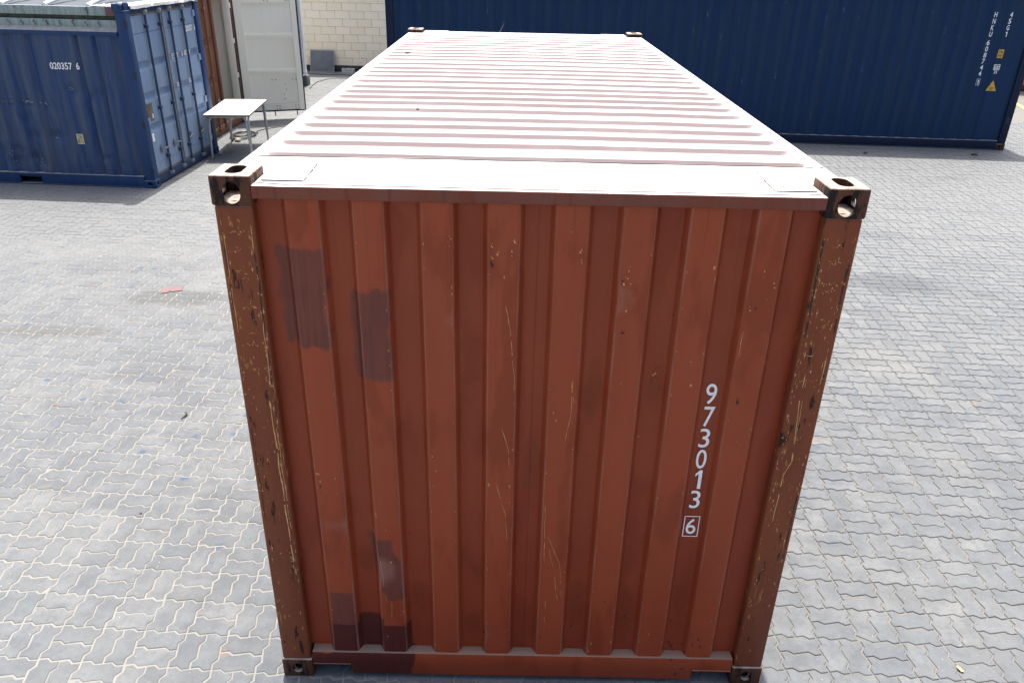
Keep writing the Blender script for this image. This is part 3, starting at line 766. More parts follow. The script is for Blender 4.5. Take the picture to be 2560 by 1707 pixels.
# number on the recessed strip
for ch, zb, zt in (('9', 1.632, 1.732), ('7', 1.519, 1.620), ('3', 1.411, 1.509), ('0', 1.299, 1.400), ('1', 1.188, 1.290), ('3', 1.079, 1.178), ('6', 0.930, 1.018)):
    x = 0.759 + (0.004 if ch == '7' else 0)
    put_text('number_digit', ch, zt - zb, FRONT(x, zb + 0.001, DI - 0.0040), M['white_mark'], red, bold=0.0004, width=0.030 if ch == '1' else 0.046)
fr = MB()
for a, b, c, d in ((0.718, 0.722, 0.914, 1.034), (0.786, 0.790, 0.914, 1.034), (0.722, 0.786, 0.914, 0.918), (0.722, 0.786, 1.030, 1.034)):
    fr.box(a + .006, b + .006, DI - 0.0036, DI - 0.0028, c, d)
fr.build('check_digit_frame', M['white_mark'], red, smooth=0)

wire('weld_seam', [(0.002, DI - 0.0005, z) for z in (0.18, 1.3, 2.49)], 0.0016, M['red_front'], fw)
def strip_on_front(mb, pts, w, off=0.0011, yfn=None):
    """a thin sliver of bared primer that follows the sheet"""
    q = []
    for (x0, z0), (x1, z1) in zip(pts, pts[1:]):
        n = max(2, int(abs(z1 - z0) / 0.02))
        q += [(x0 + (x1 - x0) * k / n, z0 + (z1 - z0) * k / n) for k in range(n)]
    q.append(pts[-1])
    v = []; f = []
    for k, (x, z) in enumerate(q):
        ww = w * (0.25 + 0.75 * abs(mnoise.noise(Vector((x * 40, z * 30, 1))))) * (0.3 if k in (0, len(q) - 1) else 1)
        xx = x + mnoise.noise(Vector((z * 9, x, 4))) * 0.004
        for s in (-1, 1):
            X = xx + s * ww
            v.append((X, (yfn(X, z) if yfn else front_y(X, z)) - off, z))
    f = [(2 * k, 2 * k + 1, 2 * k + 3, 2 * k + 2) for k in range(len(q) - 1) if mnoise.noise(Vector((q[k][0] * 20, q[k][1] * 14, 9))) > -0.28]
    mb.add(v, f)

def blob_on_front(mb, x, z, r, tall=1.5, off=0.0011, yfn=None, n=9):
    ring = []
    for k in range(n):
        a = 2 * PI * k / n; rr = r * (rnd.uniform(0.12, 0.5) if k % 2 else rnd.uniform(0.5, 1.3))
        ring.append((x + math.cos(a) * rr, z + math.sin(a) * rr * tall))
    v = [(p, (yfn(p, q) if yfn else front_y(p, q)) - off, q) for p, q in ring]
    mb.add(v, [tuple(range(n))])

SCR = [[(-0.121, 2.092), (-0.098, 1.978), (-0.078, 1.779), (-0.077, 1.696)], [(-0.127, 1.522), (-0.096, 1.411), (-0.09, 1.32)], [(-0.145, 1.224), (-0.104, 1.055), (-0.092, 0.904)],
       [(0.076, 1.109), (0.079, 0.985), (0.085, 0.777)], [(0.106, 0.857), (0.141, 0.671), (0.158, 0.533)], [(0.095, 0.934), (0.155, 0.779), (0.177, 0.561)], [(-0.690, 0.771), (-0.679, 0.65), (-0.669, 0.511)],
       [(-0.644, 0.512), (-0.647, 0.368)], [(0.098, 0.545), (0.1, 0.388)], [(0.166, 1.764), (0.165, 1.573), (0.149, 1.462)], [(0.16, 1.743), (0.178, 1.638)], [(0.838, 1.999), (0.836, 1.881)]]
CHP = [(-0.337, 2.367), (-0.338, 2.341), (-0.173, 2.336), (-0.174, 2.292), (-0.153, 2.305), (-0.092, 2.347), (-0.096, 2.303), (0.169, 2.317), (0.169, 2.282), (0.35, 2.223), (0.366, 2.196),
       (0.358, 2.131), (0.361, 2.259), (0.362, 2.084), (0.93, 2.2), (0.844, 2.095), (0.88, 2.248), (0.335, 2.204), (-0.433, 1.358), (-0.41, 1.289), (-0.178, 1.219), (-0.084, 1.221), (0.09, 1.593),
       (0.101, 1.571), (0.471, 1.47), (0.772, 1.329), (-0.935, 1.264), (-0.93, 1.217), (-0.72, 0.939), (-0.69, 1.04), (0.68, 2.258), (0.69, 2.222), (0.655, 1.734), (0.506, 1.772)]
sm = MB()
for L in SCR: strip_on_front(sm, L, 0.0018)
for (x, z) in CHP:
    for q in range(2): blob_on_front(sm, x + rnd.uniform(-.006, .006), z + rnd.uniform(-.014, .014), rnd.uniform(0.002, 0.0065), rnd.uniform(0.8, 2.6))
for k in range(150):                                          # small knocks along the proud strips, more of them low down
    a, b = rnd.choice(OUT)
    x = rnd.choice((a + 0.004, b - 0.004, rnd.uniform(a, b))); z = 0.2 + 2.2 * rnd.random() ** 1.5
    blob_on_front(sm, x, z, rnd.uniform(0.0010, 0.0030), rnd.uniform(1, 5.0), n=7)
tag(sm.build('paint_chip', M['chip_tan'], fw, smooth=0), kind='stuff')
dm = MB()
for (x, z, r, t) in ((-0.176, 2.262, 0.008, 3.5), (-0.178, 2.33, 0.004, 3), (0.334, 2.20, 0.008, 2), (0.352, 2.125, 0.007, 2), (0.87, 2.10, 0.007, 1.6), (0.352, 1.98, 0.014, 0.8), (-0.2, 0.30, 0.012, 1.2),
                  (-0.93, 1.19, 0.006, 2), (0.86, 1.67, 0.008, 3), (0.87, 0.30, 0.006, 3), (0.845, 0.26, 0.005, 4), (0.885, 0.25, 0.005, 4), (0.26, 0.52, 0.010, 1.2), (0.24, 0.33, 0.012, 1.0), (0.50, 0.40, 0.010, 1.3)):
    blob_on_front(dm, x, z, r, t)
tag(dm.build('rust_spot', M['chip_dark'], fw, smooth=0), kind='stuff')
def post_y(x, z): return 0.006 if abs(x) < 1.204 else 0.006 + (abs(x) - 1.204) * 1.0
tm = MB(); dm = MB()
for L, w in (([(-1.104, 1.635), (-1.099, 1.461), (-1.099, 1.325), (-1.097, 1.112), (-1.094, 0.861), (-1.088, 0.676)], 0.0055), ([(-1.088, 1.5), (-1.086, 1.2), (-1.084, 0.9)], 0.003),
             ([(1.119, 1.812), (1.119, 1.666), (1.132, 1.492), (1.142, 1.38), (1.117, 1.31), (1.112, 1.094), (1.112, 1.044)], 0.0040), ([(1.128, 1.79), (1.135, 1.5), (1.146, 1.40)], 0.0020),
             ([(-1.195, 2.42), (-1.19, 2.30), (-1.192, 2.12), (-1.188, 1.95)], 0.0030), ([(-1.083, 2.40), (-1.086, 2.30)], 0.004), ([(-1.085, 2.0), (-1.09, 1.7)], 0.003), ([(1.19, 1.9), (1.188, 1.72)], 0.003)):
    strip_on_front(tm, L, w, 0.0012, post_y)
for k in range(330):
    s = rnd.choice((-1, 1)); z = 0.3 + 2.1 * rnd.random() ** 0.75
    x = s * (rnd.choice((rnd.uniform(1.085, 1.2), rnd.uniform(1.180, 1.202), rnd.uniform(1.076, 1.10), rnd.uniform(1.076, 1.095))))
    blob_on_front(tm, x, z, rnd.uniform(0.0012, 0.0042), rnd.uniform(1.0, 7.0), 0.0012, post_y, 8)
for z in (2.37, 2.30, 2.21, 2.18, 2.06, 1.95, 1.90, 1.78):        # rows of scuffs across both posts
    for s in (-1, 1):
        x0 = rnd.uniform(1.10, 1.14)
        for k in range(rnd.randint(4, 12)):
            blob_on_front(tm, s * (x0 + k * rnd.uniform(0.004, 0.007)), z + rnd.uniform(-.008, .008), rnd.uniform(0.0015, 0.0048), rnd.uniform(.5, 1.6), 0.0012, post_y, 7)
for L, w in (([(1.080, 2.402), (1.082, 2.235), (1.084, 2.049), (1.085, 1.933)], 0.009), ([(1.196, 2.30), (1.194, 2.15), (1.197, 2.0)], 0.007), ([(-1.196, 2.32), (-1.193, 2.2), (-1.195, 2.05)], 0.007),
             ([(-1.083, 2.29), (-1.081, 2.167), (-1.083, 2.075), (-1.081, 1.921)], 0.006), ([(-1.082, 1.87), (-1.081, 1.678), (-1.083, 1.549)], 0.005), ([(-1.196, 1.5), (-1.194, 1.0)], 0.004), ([(1.197, 1.2), (1.196, 0.82)], 0.006),
             ([(-1.10, 1.27), (-1.102, 1.20)], 0.006), ([(-1.135, 2.12), (-1.12, 2.04)], 0.004)):
    strip_on_front(dm, L, w, 0.0009, post_y)
tag(tm.build('bared_scuff', M['chip_tan'], red, smooth=0), kind='stuff')
tag(dm.build('dark_flake', M['chip_dark'], red, smooth=0), kind='stuff')

# ------------------------------------------------------------------ generic container ends
def door_profile(bands, z0, z1, depth, dark=0.012, ledge=0.045):
    p = [(z0, 0.0)]
    for a, b in bands:                          # a = lower edge, b = upper edge
        p += [(a, 0.0), (a + ledge, depth), (b - dark, depth), (b, 0.0)]
    p.append((z1, 0.0))
    return rounded(p, 0.006, 2)

def door_leaf(root, x0, x1, z0, z1, y, bands, depth, mat, frame=0.07, thick=0.04, mats=None):
    """leaf facing -y: pressed sheet with horizontal troughs inside a flat frame"""
    pr = door_profile(bands, z0 + frame, z1 - frame, depth)
    xs_ = [x0 + frame * 0.5, x0 + frame, x1 - frame, x1 - frame * 0.5]
    leaf = MB().sheet(pr, xs_, lambda z, d, x: (x, y + (0 if x in (xs_[0], xs_[-1]) else d), z))
    leaf.box(x0, x0 + frame * 0.52, y - 0.003, y + thick, z0, z1).box(x1 - frame * 0.52, x1, y - 0.003, y + thick, z0, z1)
    leaf.box(x0 + frame * 0.52, x1 - frame * 0.52, y - 0.002, y + thick, z0, z0 + frame).box(x0 + frame * 0.52, x1 - frame * 0.52, y - 0.002, y + thick, z1 - frame, z1)
    leaf.box(x0 + 0.01, x1 - 0.01, y + depth + 0.012, y + depth + 0.022, z0 + 0.02, z1 - 0.02)
    return leaf.build('door', mat, root, smooth=50)

def lock_rod(door, x, y, z0, z1, mr, mf):
    rod = MB().tube([(x, y, z0), (x, y, z1)], 0.017, 10).build('lock_rod', mr, door)
    for z, h in ((z0 + 0.03, 0.06), (z1 - 0.05, 0.07)):
        MB().box(x - 0.032, x + 0.032, y - 0.016, y + 0.035, z - h / 2, z + h / 2).box(x - 0.012, x + 0.040, y - 0.030, y - 0.016, z - h * 0.3, z + h * 0.4).build('cam_keeper', mf, rod, 0.006)
    for z in (z0 + 0.30, z0 + 1.02, z1 - 0.24):
        MB().box(x - 0.028, x + 0.028, y - 0.021, y + 0.034, z - 0.026, z + 0.026).build('rod_bracket', mr, rod, 0.006)
    return rod

def handle(door, x, y, z, mf, sgn=-1):
    h = MB().box(x - 0.03, x + 0.03, y - 0.012, y + 0.006, z - 0.055, z + 0.055)
    h.tube([(x, y - 0.012, z), (x, y - 0.045, z)], 0.011, 8)
    h.tube([(x, y - 0.04, z + 0.012), (x + sgn * 0.10, y - 0.046, z + 0.004), (x + sgn * 0.16, y - 0.040, z - 0.022)], [0.012, 0.010, 0.008], 8)
    h.box(x - 0.05, x - 0.034, y - 0.03, y + 0.005, z - 0.02, z + 0.02)
    return h.build('door_handle', mf, door, 0.003)

# ------------------------------------------------------------------ blue open-top container on the left
TH = math.radians(87.0); CE = Vector((math.cos(TH), math.sin(TH)))
o2 = Vector((-5.48, 8.82)) + CE * 1.219
LL, LH = 6.058, 2.591
blue = thing('shipping_container', 'blue open-top container at the left with white roof bows and number 020357 6', 'container', (o2.x, o2.y, 0), TH)
put_castings(blue, LL, LH, M['mid_blue_frame'], skip=((-1, 0, 1), (1, 0, 1), (-1, 1, 1), (1, 1, 1)))
side_frame(blue, LL, LH, {'post': M['mid_blue_frame'], 'rail': M['mid_blue_frame']}, pockets=((1.77, 2.11), (3.95, 4.29)))
for sx in (-1, 1):                                           # dusty top of the bottom rails
    MB().box(min(sx * 1.150, sx * 1.221), max(sx * 1.150, sx * 1.221), 0.17, LL - 0.17, 0.1725, 0.182).build('rail_ledge', M['ledge_grey'], blue, 0.002)
flats = [(0.285, 0.475), (0.565, 0.735), (0.835, 1.425)] + [(1.565 + 0.2855 * k, 1.675 + 0.2855 * k) for k in range(15)]
lprof = trapezoid(flats, 0.15, LL - 0.15, 0.055, 0.0, 0.040, 0.012, 3)
ldent = [(2.30, 1.20, 0.10, 0.04, 0.022), (1.98, 1.19, 0.10, 0.04, 0.025), (1.72, 1.20, 0.09, 0.035, 0.025), (1.46, 1.17, 0.10, 0.04, 0.018), (1.40, 0.74, 0.10, 0.07, 0.040), (1.72, 0.74, 0.07, 0.05, 0.028),
         (0.98, 1.40, 0.12, 0.09, 0.028), (0.70, 1.32, 0.07, 0.07, 0.022), (0.55, 1.40, 0.05, 0.06, 0.018), (2.28, 1.85, 0.07, 0.06, 0.035), (2.05, 2.0, 0.06, 0.05, 0.02), (0.72, 0.43, 0.09, 0.05, 0.022), (0.45, 0.34, 0.06, 0.05, 0.012),
         (1.78, 0.40, 0.10, 0.08, 0.03), (2.02, 0.52, 0.08, 0.05, 0.022), (2.10, 0.34, 0.10, 0.07, 0.022), (1.70, 0.30, 0.08, 0.06, 0.022), (2.32, 0.75, 0.12, 0.07, 0.025), (2.28, 0.5, 0.08, 0.08, 0.02), (1.80, 0.98, 0.08, 0.05, 0.015), (1.2, 0.9, 0.25, 0.25, 0.012)]
def lwave(u, v):
    return 1.5 * dents(u, v, ldent) + mnoise.noise(Vector((u * 5, v * 4, 2))) * 0.006 + mnoise.noise(Vector((u * 14, v * 12, 7))) * 0.0045 * (1 if v < 1.3 else 0.3)
lp2 = [q for q in lprof if q[0] < 2.6]
extra = []
for (a, da), (b, db) in zip(lprof, lprof[1:]):
    n = max(1, int((b - a) / 0.03)) if a < 2.7 else 1
    extra += [(a + (b - a) * k / n, da + (db - da) * k / n) for k in range(n)]
extra.append(lprof[-1])
MB().sheet(extra, lin(0.175, 2.20, 80), lambda u, d, v: (-1.209 + d + lwave(u, v), u, v)).build('side_wall', M['mid_blue'], blue, smooth=70)
MB().sheet(trapezoid(flats, 0.15, LL - 0.15, 0.055, 0.0, 0.040, 0.012, 2), [0.175, 1.2, 2.5], lambda u, d, v: (1.209 - d, u, v)).build('side_wall', M['door_blue'], blue, smooth=70)
MB().sheet(trapezoid([(-0.95 + 0.25 * k, -0.84 + 0.25 * k) for k in range(8)], -1.07, 1.07, 0.03, 0.0, 0.04), [0.17, 2.5], lambda u, d, v: (u, LL - 0.01 - d, v)).build('end_wall', M['mid_blue'], blue, smooth=60)
for s in (-1, 1):
    def bx(name, d0, d1, z0, z1, mat, y0=0.162, y1=LL - 0.162, bev=0.004):
        a, b = s * (1.219 - d0), s * (1.219 - d1)
        return MB().box(min(a, b), max(a, b), y0, y1, z0, z1).build(name, mat, blue, bev)
    bx('top_side_rail', -0.004, 0.060, 2.150, 2.205, M['mid_blue_frame'])
    pr = [(-0.004, 2.2052), (0.062, 2.2052), (0.062, 2.262)]
    MB().prism([(s * (1.219 - d), z) for d, z in pr], lambda u, v, w: (u, w, v), 0.162, LL - 0.162).build('sloped_ledge', M['ledge_grey'], blue, 0.003)
    r3 = bx('tarp_rail', 0.064, 0.105, 2.240, 2.352, M['green_rail'], bev=0.003)
    bx('rail_groove', 0.098, 0.120, 2.353, 2.408, M['green_dark'], bev=0.002)
    bx('upper_rail', 0.052, 0.115, 2.409, 2.522, M['green_rail'], 0.30, bev=0.005)
    bx('rail_patch', 0.0518, 0.1152, 2.409, 2.522, M['purple_patch'], 0.163, 0.2995, bev=0.004)
    for k in range(30):
        y = 0.42 + 0.185 * k
        xh = s * (1.219 - 0.058)
        hk = MB().tube([(xh + s * .004, y, 2.335), (xh + s * .012, y + 0.012, 2.322), (xh + s * .014, y + 0.004, 2.305), (xh + s * .012, y - 0.014, 2.292), (xh + s * .006, y - 0.020, 2.272)], 0.0065, 6).build('tarp_hook', M['gasket_tan'], r3)
for k in range(9):
    y = 0.56 + 0.62 * k
    MB().tube([(x, y + 0.10 * (x + 1.1) / 2.2, 2.530 + 0.10 * (1 - (x / 1.12) ** 2)) for x in lin(-1.12, 1.12, 17)], 0.030, 10).build('roof_bow', M['bow_white'], blue)
M['tarp_blue'] = plain('blue_grey_tarpaulin', (0.050, 0.062, 0.082), 0.65, var=0.15, sc=3)
MB().sheet([(x, 0) for x in lin(-1.105, 1.105, 24)], lin(0.20, LL - 0.20, 60), lambda u, d, v: (u, v, 2.492 + 0.045 * (1 - (u / 1.1) ** 2) + 0.010 * math.cos((v - 0.56) / 0.62 * 2 * PI) + 0.008 * mnoise.noise(Vector((u * 3, v * 3, 6))))).build('tarpaulin', M['tarp_blue'], blue, smooth=60)
for sx in (-1, 1):                                           # cut-open upper fittings of the open top
    for ye in (0, 1):
        yy = lambda v: v if not ye else LL - v
        cf = MB()
        def cb(x0, x1, y0, y1, z0, z1):
            cf.box(min(sx * x0, sx * x1), max(sx * x0, sx * x1), min(yy(y0), yy(y1)), max(yy(y0), yy(y1)), z0, z1)
        cb(1.055, 1.221, -0.002, 0.180, 2.474, 2.482)
        cb(1.205, 1.217, 0.070, 0.176, 2.482, 2.570); cb(1.062, 1.075, 0.004, 0.170, 2.482, 2.575); cb(1.075, 1.190, 0.010, 0.022, 2.482, 2.585); cb(1.075, 1.205, 0.160, 0.172, 2.482, 2.560)
        arc = [(sx * (1.135 + 0.075 * math.sin(a)), 2.52 + 0.07 * math.cos(a)) for a in lin(-0.2, PI / 2, 8)]
        arc += [(sx * 1.21, 2.482), (sx * 1.12, 2.482)]
        cf.prism(arc, lambda u, v, w: (u, w, v), *sorted((yy(0.03), yy(0.10))))
        cf.build('upper_fitting', M['mid_blue_frame'], blue, 0.003)
# door end
SEAM = -0.055
BL = [(0.785, 0.905), (1.222, 1.352), (1.655, 1.788)]
for x0, x1, rods in ((-1.055, SEAM - 0.022, (-0.633, -0.195)), (SEAM + 0.022, 1.055, (0.140, 0.592))):
    do = door_leaf(blue, x0, x1, 0.185, 2.395, 0.045, BL, 0.048, M['door_blue'])
    MB().box(x0 + 0.05, x1 - 0.05, 0.040, 0.046, 0.325, 0.337).build('door_rib', M['door_blue'], do, 0.002)
    MB().box(x0 + 0.04, x1 - 0.04, 0.041, 0.0455, 2.158, 2.163).build('door_rib', M['rod_blue'], do, 0.001)
    for x in rods:
        lock_rod(do, x, 0.012, 0.075, 2.480, M['rod_blue'], M['fitting'])
    for x in rods:
        handle(do, x - 0.14 if x < 0 else x + 0.14, 0.030, 0.50, M['fitting'], 1 if x < 0 else -1)
    hx = x0 - 0.002 if x0 < -1 else x1 + 0.002
    for z in (0.30, 0.95, 1.63, 2.31):
        s = -1 if x0 < -1 else 1
        MB().box(min(hx - s * .06, hx + s * .085), max(hx - s * .06, hx + s * .085), 0.018, 0.040, z - 0.05, z + 0.05).tube([(hx + s * .085, 0.024, z - .06), (hx + s * .085, 0.024, z + .06)], 0.016, 8).build('hinge', M['door_blue'], do, 0.004)
MB().box(SEAM - 0.021, SEAM + 0.021, 0.036, 0.052, 0.19, 2.39).build('centre_gasket', M['gasket_tan'], blue, 0.004)
for nm, a, b, c, d in (('gasket', -1.055, 1.055, 0.166, 0.184), ('gasket', -1.055, 1.055, 2.396, 2.424)):
    MB().box(a, b, 0.034, 0.06, c, d).build(nm, M['gasket_tan'], blue, 0.004)
MB().box(-1.06, 1.06, 0.030, 0.13, 0.018, 0.165).build('door_sill', M['rod_blue'], blue, 0.006)
dh = MB().box(-1.06, 1.06, 0.036, 0.13, 2.425, 2.512).build('door_header', M['mid_blue_frame'], blue, 0.006)
hdr = MB().sheet([(x, 0) for x in lin(-1.05, 1.06, 60)], [0, 1, 2, 3], lambda u, d, v: (u, (-0.012, -0.006, 0.07, 0.16)[int(v)] + mnoise.noise(Vector((u * 6, v, 1))) * 0.012,
                 (2.495 - 0.012 * abs(mnoise.noise(Vector((u * 9, 0, 4)))), 2.535, 2.556, 2.560)[int(v)] + mnoise.noise(Vector((u * 4, v * 3, 2))) * 0.010))
tag(hdr.build('tarpaulin_edge', M['tarp'], blue, smooth=60))
for k in range(14):
    x = -0.86 + k * 0.135
    MB().tube([(x, 0.024, 2.452), (x, 0.014, 2.466), (x + 0.006, 0.014, 2.484), (x + 0.004, 0.030, 2.492)], 0.006, 6).build('tarp_hook', M['gasket_tan'], dh)
tc = MB().sheet([(t, 0) for t in lin(0, 1, 14)], lin(0, 1, 6), lambda u, d, v: (-1.16 + 0.10 * v, 0.17 + 0.34 * u, 2.535 + 0.035 * math.sin(v * PI) * (1 - u) + 0.012 * mnoise.noise(Vector((u * 6, v * 4, 8)))))
tc.build('tarpaulin_fold', M['tarp'], blue, smooth=60)
for sx in (-1,):                                             # lashing slots in the near post
    for z in (0.26, 0.935, 1.625, 2.311):
        MB().box(-1.2145, -1.2132, 0.012, 0.046, z - 0.052, z + 0.052).build('lashing_slot', M['black_rubber'], blue, smooth=0)
        MB().tube([(-1.205, 0.004, z - 0.055), (-1.205, 0.002, z + 0.055)], 0.008, 6).build('lashing_bar', M['mid_blue_frame'], blue)
# markings
for txt, y, z, h, wd in (('020357', 1.070, 1.688, 0.094, 0.325), ('6', 0.825, 1.692, 0.094, 0.046)):
    put_text('number', txt, h, SIDE(y, z, -1.2185), M['white_mark'], blue, bold=0.002, width=wd)
MB().box(-1.2195, -1.2150, 0.972, 1.072, 0.635, 0.782).build('height_sticker', M['cream_mark'], blue, smooth=0)
put_text('sticker_figures', '26', 0.058, SIDE(1.020, 0.714, -1.2205), M['black_mark'], blue, ws=0.85)
put_text('sticker_figures', '8½', 0.058, SIDE(1.020, 0.646, -1.2205), M['black_mark'], blue, ws=0.85)
put_text('number', '20357', 0.088, FRONT(0.805, 2.052, 0.038), M['white_mark'], blue, bold=0.0025, width=0.24)
put_text('number', '6', 0.088, FRONT(1.030, 2.052, 0.038), M['white_mark'], blue, bold=0.0025, width=0.042)
for x0, x1, z0, z1, t in ((0.165, 0.385, 1.690, 1.772, 'GROSS'), (0.525, 0.560, 1.690, 1.772, ''), (0.625, 0.830, 1.690, 1.772, 'KGS')):
    MB().box(x0, x1, 0.0900, 0.0935, z0, z1).build('weight_label', M['white_mark'], blue, smooth=0)
    if t: put_text('label_text', t, 0.055, FRONT((x0 + x1) / 2, z0 + 0.014, 0.0892), M['black_mark'], blue, ws=0.70, bold=0.002)
put_text('label_text', 'BE', 0.062, FRONT(0.235, 1.275, 0.0915), M['white_mark'], blue, ws=0.7, bold=0.003)
put_text('label_text', 'CU.M', 0.062, FRONT(0.720, 1.275, 0.0915), M['white_mark'], blue, ws=0.75, bold=0.003)
MB().box(-0.998, -0.830, 0.0405, 0.0435, 0.938, 1.195).build('data_plate', M['gasket_tan'], blue, smooth=0)
MB().box(-0.870, -0.845, 0.0390, 0.0403, 0.975, 1.040).build('data_plate_label', M['white_mark'], blue, smooth=0)
MB().box(-0.985, -0.925, 0.0405, 0.0440, 0.648, 0.768).build('white_sticker', M['white_mark'], blue, smooth=0)
sc = MB()
for (u0, v0, n, ru, rv) in ((2.3, 1.21, 14, .10, .02), (2.0, 1.21, 16, .12, .02), (1.72, 1.22, 22, .10, .02), (1.48, 1.19, 8, .06, .02), (1.74, 0.32, 14, .07, .05), (2.08, 0.40, 12, .1, .1), (1.4, .70, 6, .05, .02), (1.02, 1.42, 6, .05, .02)):
    for k in range(n):
        y = u0 + rnd.uniform(-ru, ru); z = v0 + rnd.uniform(-rv, rv); r = rnd.uniform(0.003, 0.010)
        x = -1.209 + prof_at(lprof, y) + lwave(y, z) - 0.006
        ring = [(y + math.cos(a) * r * rnd.uniform(.5, 1.6), z + math.sin(a) * r * rnd.uniform(.3, 1)) for a in [2 * PI * q / 7 for q in range(7)]]
        sc.add([(x, p, q) for p, q in ring], [tuple(range(7))])
tag(sc.build('scuff', M['ledge_grey'], blue, smooth=0), kind='stuff')

# ------------------------------------------------------------------ dark blue forty-foot container on the right
o3 = Vector((9.59, 12.79)) + CE * 1.219
DL, DH = 12.21, 2.896
navy = thing('shipping_container', 'long dark blue container across the back on the right, marked HNKU 608744 1', 'container', (o3.x, o3.y, 0), TH)
put_castings(navy, DL, DH, M['navy_casting'])
side_frame(navy, DL, DH, {'post': M['dark_blue_frame'], 'rail': M['dark_blue_frame']})
for s in (-1, 1):
    a, b = s * 1.215, s * 1.150
    MB().box(min(a, b), max(a, b), 0.17, DL - 0.17, 0.1725, 0.180).build('rail_ledge', M['ledge_grey'] if s < 0 else M['dark_blue_frame'], navy, 0.002)
    npf = trapezoid([(0.525 + 0.275 * k, 0.625 + 0.275 * k) for k in range(42)], 0.15, DL - 0.15, 0.055, 0.0, 0.036, 0.010, 2)
    MB().sheet(npf, lin(0.178, 2.80, 12), lambda u, d, v: (s * (1.207 - d - mnoise.noise(Vector((u * 2, v * 2, 5))) * 0.002), u, v)).build('side_wall', M['dark_blue'], navy, smooth=60)
    a, b = s * 1.212, s * 1.150
    MB().box(min(a, b), max(a, b), 0.17, DL - 0.17, 2.80, 2.87).build('top_side_rail', M['dark_blue_frame'], navy, 0.004)
    do = MB().box(min(s * .01, s * 1.06), max(s * .01, s * 1.06), 0.02, 0.06, 0.17, 2.76).build('door', M['dark_blue'], navy, 0.006)
    for x in (0.28, 0.75): lock_rod(do, s * x, -0.004, 0.09, 2.82, M['dark_blue_frame'], M['fitting'])
MB().sheet(rounded([(0.17, 0)] + [q for k in range(57) for q in ((0.30 + k * .205, 0), (0.34 + k * .205, -.018), (.40 + k * .205, -.018), (.44 + k * .205, 0))] + [(DL - .17, 0)], .008, 2), lin(-1.15, 1.15, 3), lambda y, d, x: (x, y, 2.862 + d)).build('roof_panel', M['dark_blue'], navy, smooth=60)
for y0, y1 in ((0.004, 0.10), (DL - 0.10, DL - 0.004)):
    MB().box(-1.06, 1.06, y0, y1, 2.79, 2.875).build('top_header', M['dark_blue_frame'], navy, 0.005)
    MB().box(-1.06, 1.06, y0, y1, 0.02, 0.165).build('end_sill', M['dark_blue_frame'], navy, 0.005)
MB().sheet(trapezoid(OUT, -1.07, 1.07, 0.024, 0.013, 0.056), [0.16, 2.8], lambda u, d, v: (u, DL - d, v)).build('end_wall', M['dark_blue'], navy, smooth=60)
XN = -1.2105
for ch, zt in zip('HNKU', (2.504, 2.391, 2.278, 2.166)):
    put_text('number_letter', ch, 0.088, SIDE(0.850, zt - 0.092, XN), M['white_mark'], navy, bold=0.0012, width=0.030 if ch == '1' else 0.050)
for ch, zt in zip('608744', (2.017, 1.908, 1.798, 1.688, 1.578, 1.468)):
    put_text('number_digit', ch, 0.088, SIDE(0.850, zt - 0.092, XN), M['white_mark'], navy, bold=0.0012, width=0.030 if ch == '1' else 0.050)
put_text('check_digit', '1', 0.088, SIDE(0.845, 1.219, XN), M['white_mark'], navy, ws=0.8, bold=0.002)
fr = MB()
for a, b, c, d in ((0.812, 0.816, 1.204, 1.324), (0.872, 0.876, 1.204, 1.324), (0.816, 0.872, 1.204, 1.208), (0.816, 0.872, 1.320, 1.324)): fr.box(XN - .0005, XN + .0004, a, b, c, d)
fr.build('check_digit_frame', M['white_mark'], navy, smooth=0)
for ch, zt in zip('45G1', (2.510, 2.397, 2.287, 2.172)):
    put_text('size_code', ch, 0.088, SIDE(0.570, zt - 0.092, XN), M['white_mark'], navy, bold=0.0012, width=0.030 if ch == '1' else 0.050)
MB().box(XN + 0.0005, XN + 0.0030, 0.516, 0.630, 1.700, 1.864).build('height_sticker', M['black_mark'], navy, smooth=0)
MB().box(XN - 0.0010, XN + 0.0004, 0.522, 0.624, 1.707, 1.857).build('height_sticker', M['yellow_mark'], navy, smooth=0)
put_text('sticker_figures', '2.9m', 0.048, SIDE(0.573, 1.793, XN - 0.0018), M['black_mark'], navy, ws=0.62, bold=0.0015)
put_text('sticker_figures', "9'6\"", 0.048, SIDE(0.573, 1.722, XN - 0.0018), M['black_mark'], navy, ws=0.72, bold=0.0015)
fr = MB()
for a, b, c, d in ((0.517, 0.527, 1.490, 1.590), (0.618, 0.628, 1.490, 1.590), (0.527, 0.618, 1.490, 1.500), (0.527, 0.618, 1.580, 1.590), (0.588, 0.594, 1.500, 1.580)): fr.box(XN - .0005, XN + .0004, a, b, c, d)
fr.build('ic_frame', M['white_mark'], navy, smooth=0)
put_text('ic_letters', 'i', 0.060, SIDE(0.606, 1.510, XN), M['white_mark'], navy, ws=0.9, bold=0.003)
put_text('ic_letters', 'c', 0.078, SIDE(0.556, 1.512, XN), M['white_mark'], navy, ws=0.95, bold=0.003)
put_text('ic_letters', '33', 0.052, SIDE(0.573, 1.427, XN), M['white_mark'], navy, ws=0.9, bold=0.001)
for g_, mat, off in ((0.010, 'black_mark', 0.0012), (0.0, 'yellow_mark', -0.0002)):
    MB().prism([(0.662 + g_, 1.112 - g_ * .6), (0.567, 1.303 + g_ * 1.4), (0.468 - g_, 1.112 - g_ * .6)], lambda u, v, w: (w, u, v), XN + off - 0.0006, XN + off + 0.0006).build('warning_triangle', M[mat], navy, smooth=0)
put_text('warning_text', 'WARNING', 0.014, SIDE(0.565, 1.158, XN - 0.0016), M['black_mark'], navy, ws=1.0, bold=0.001)
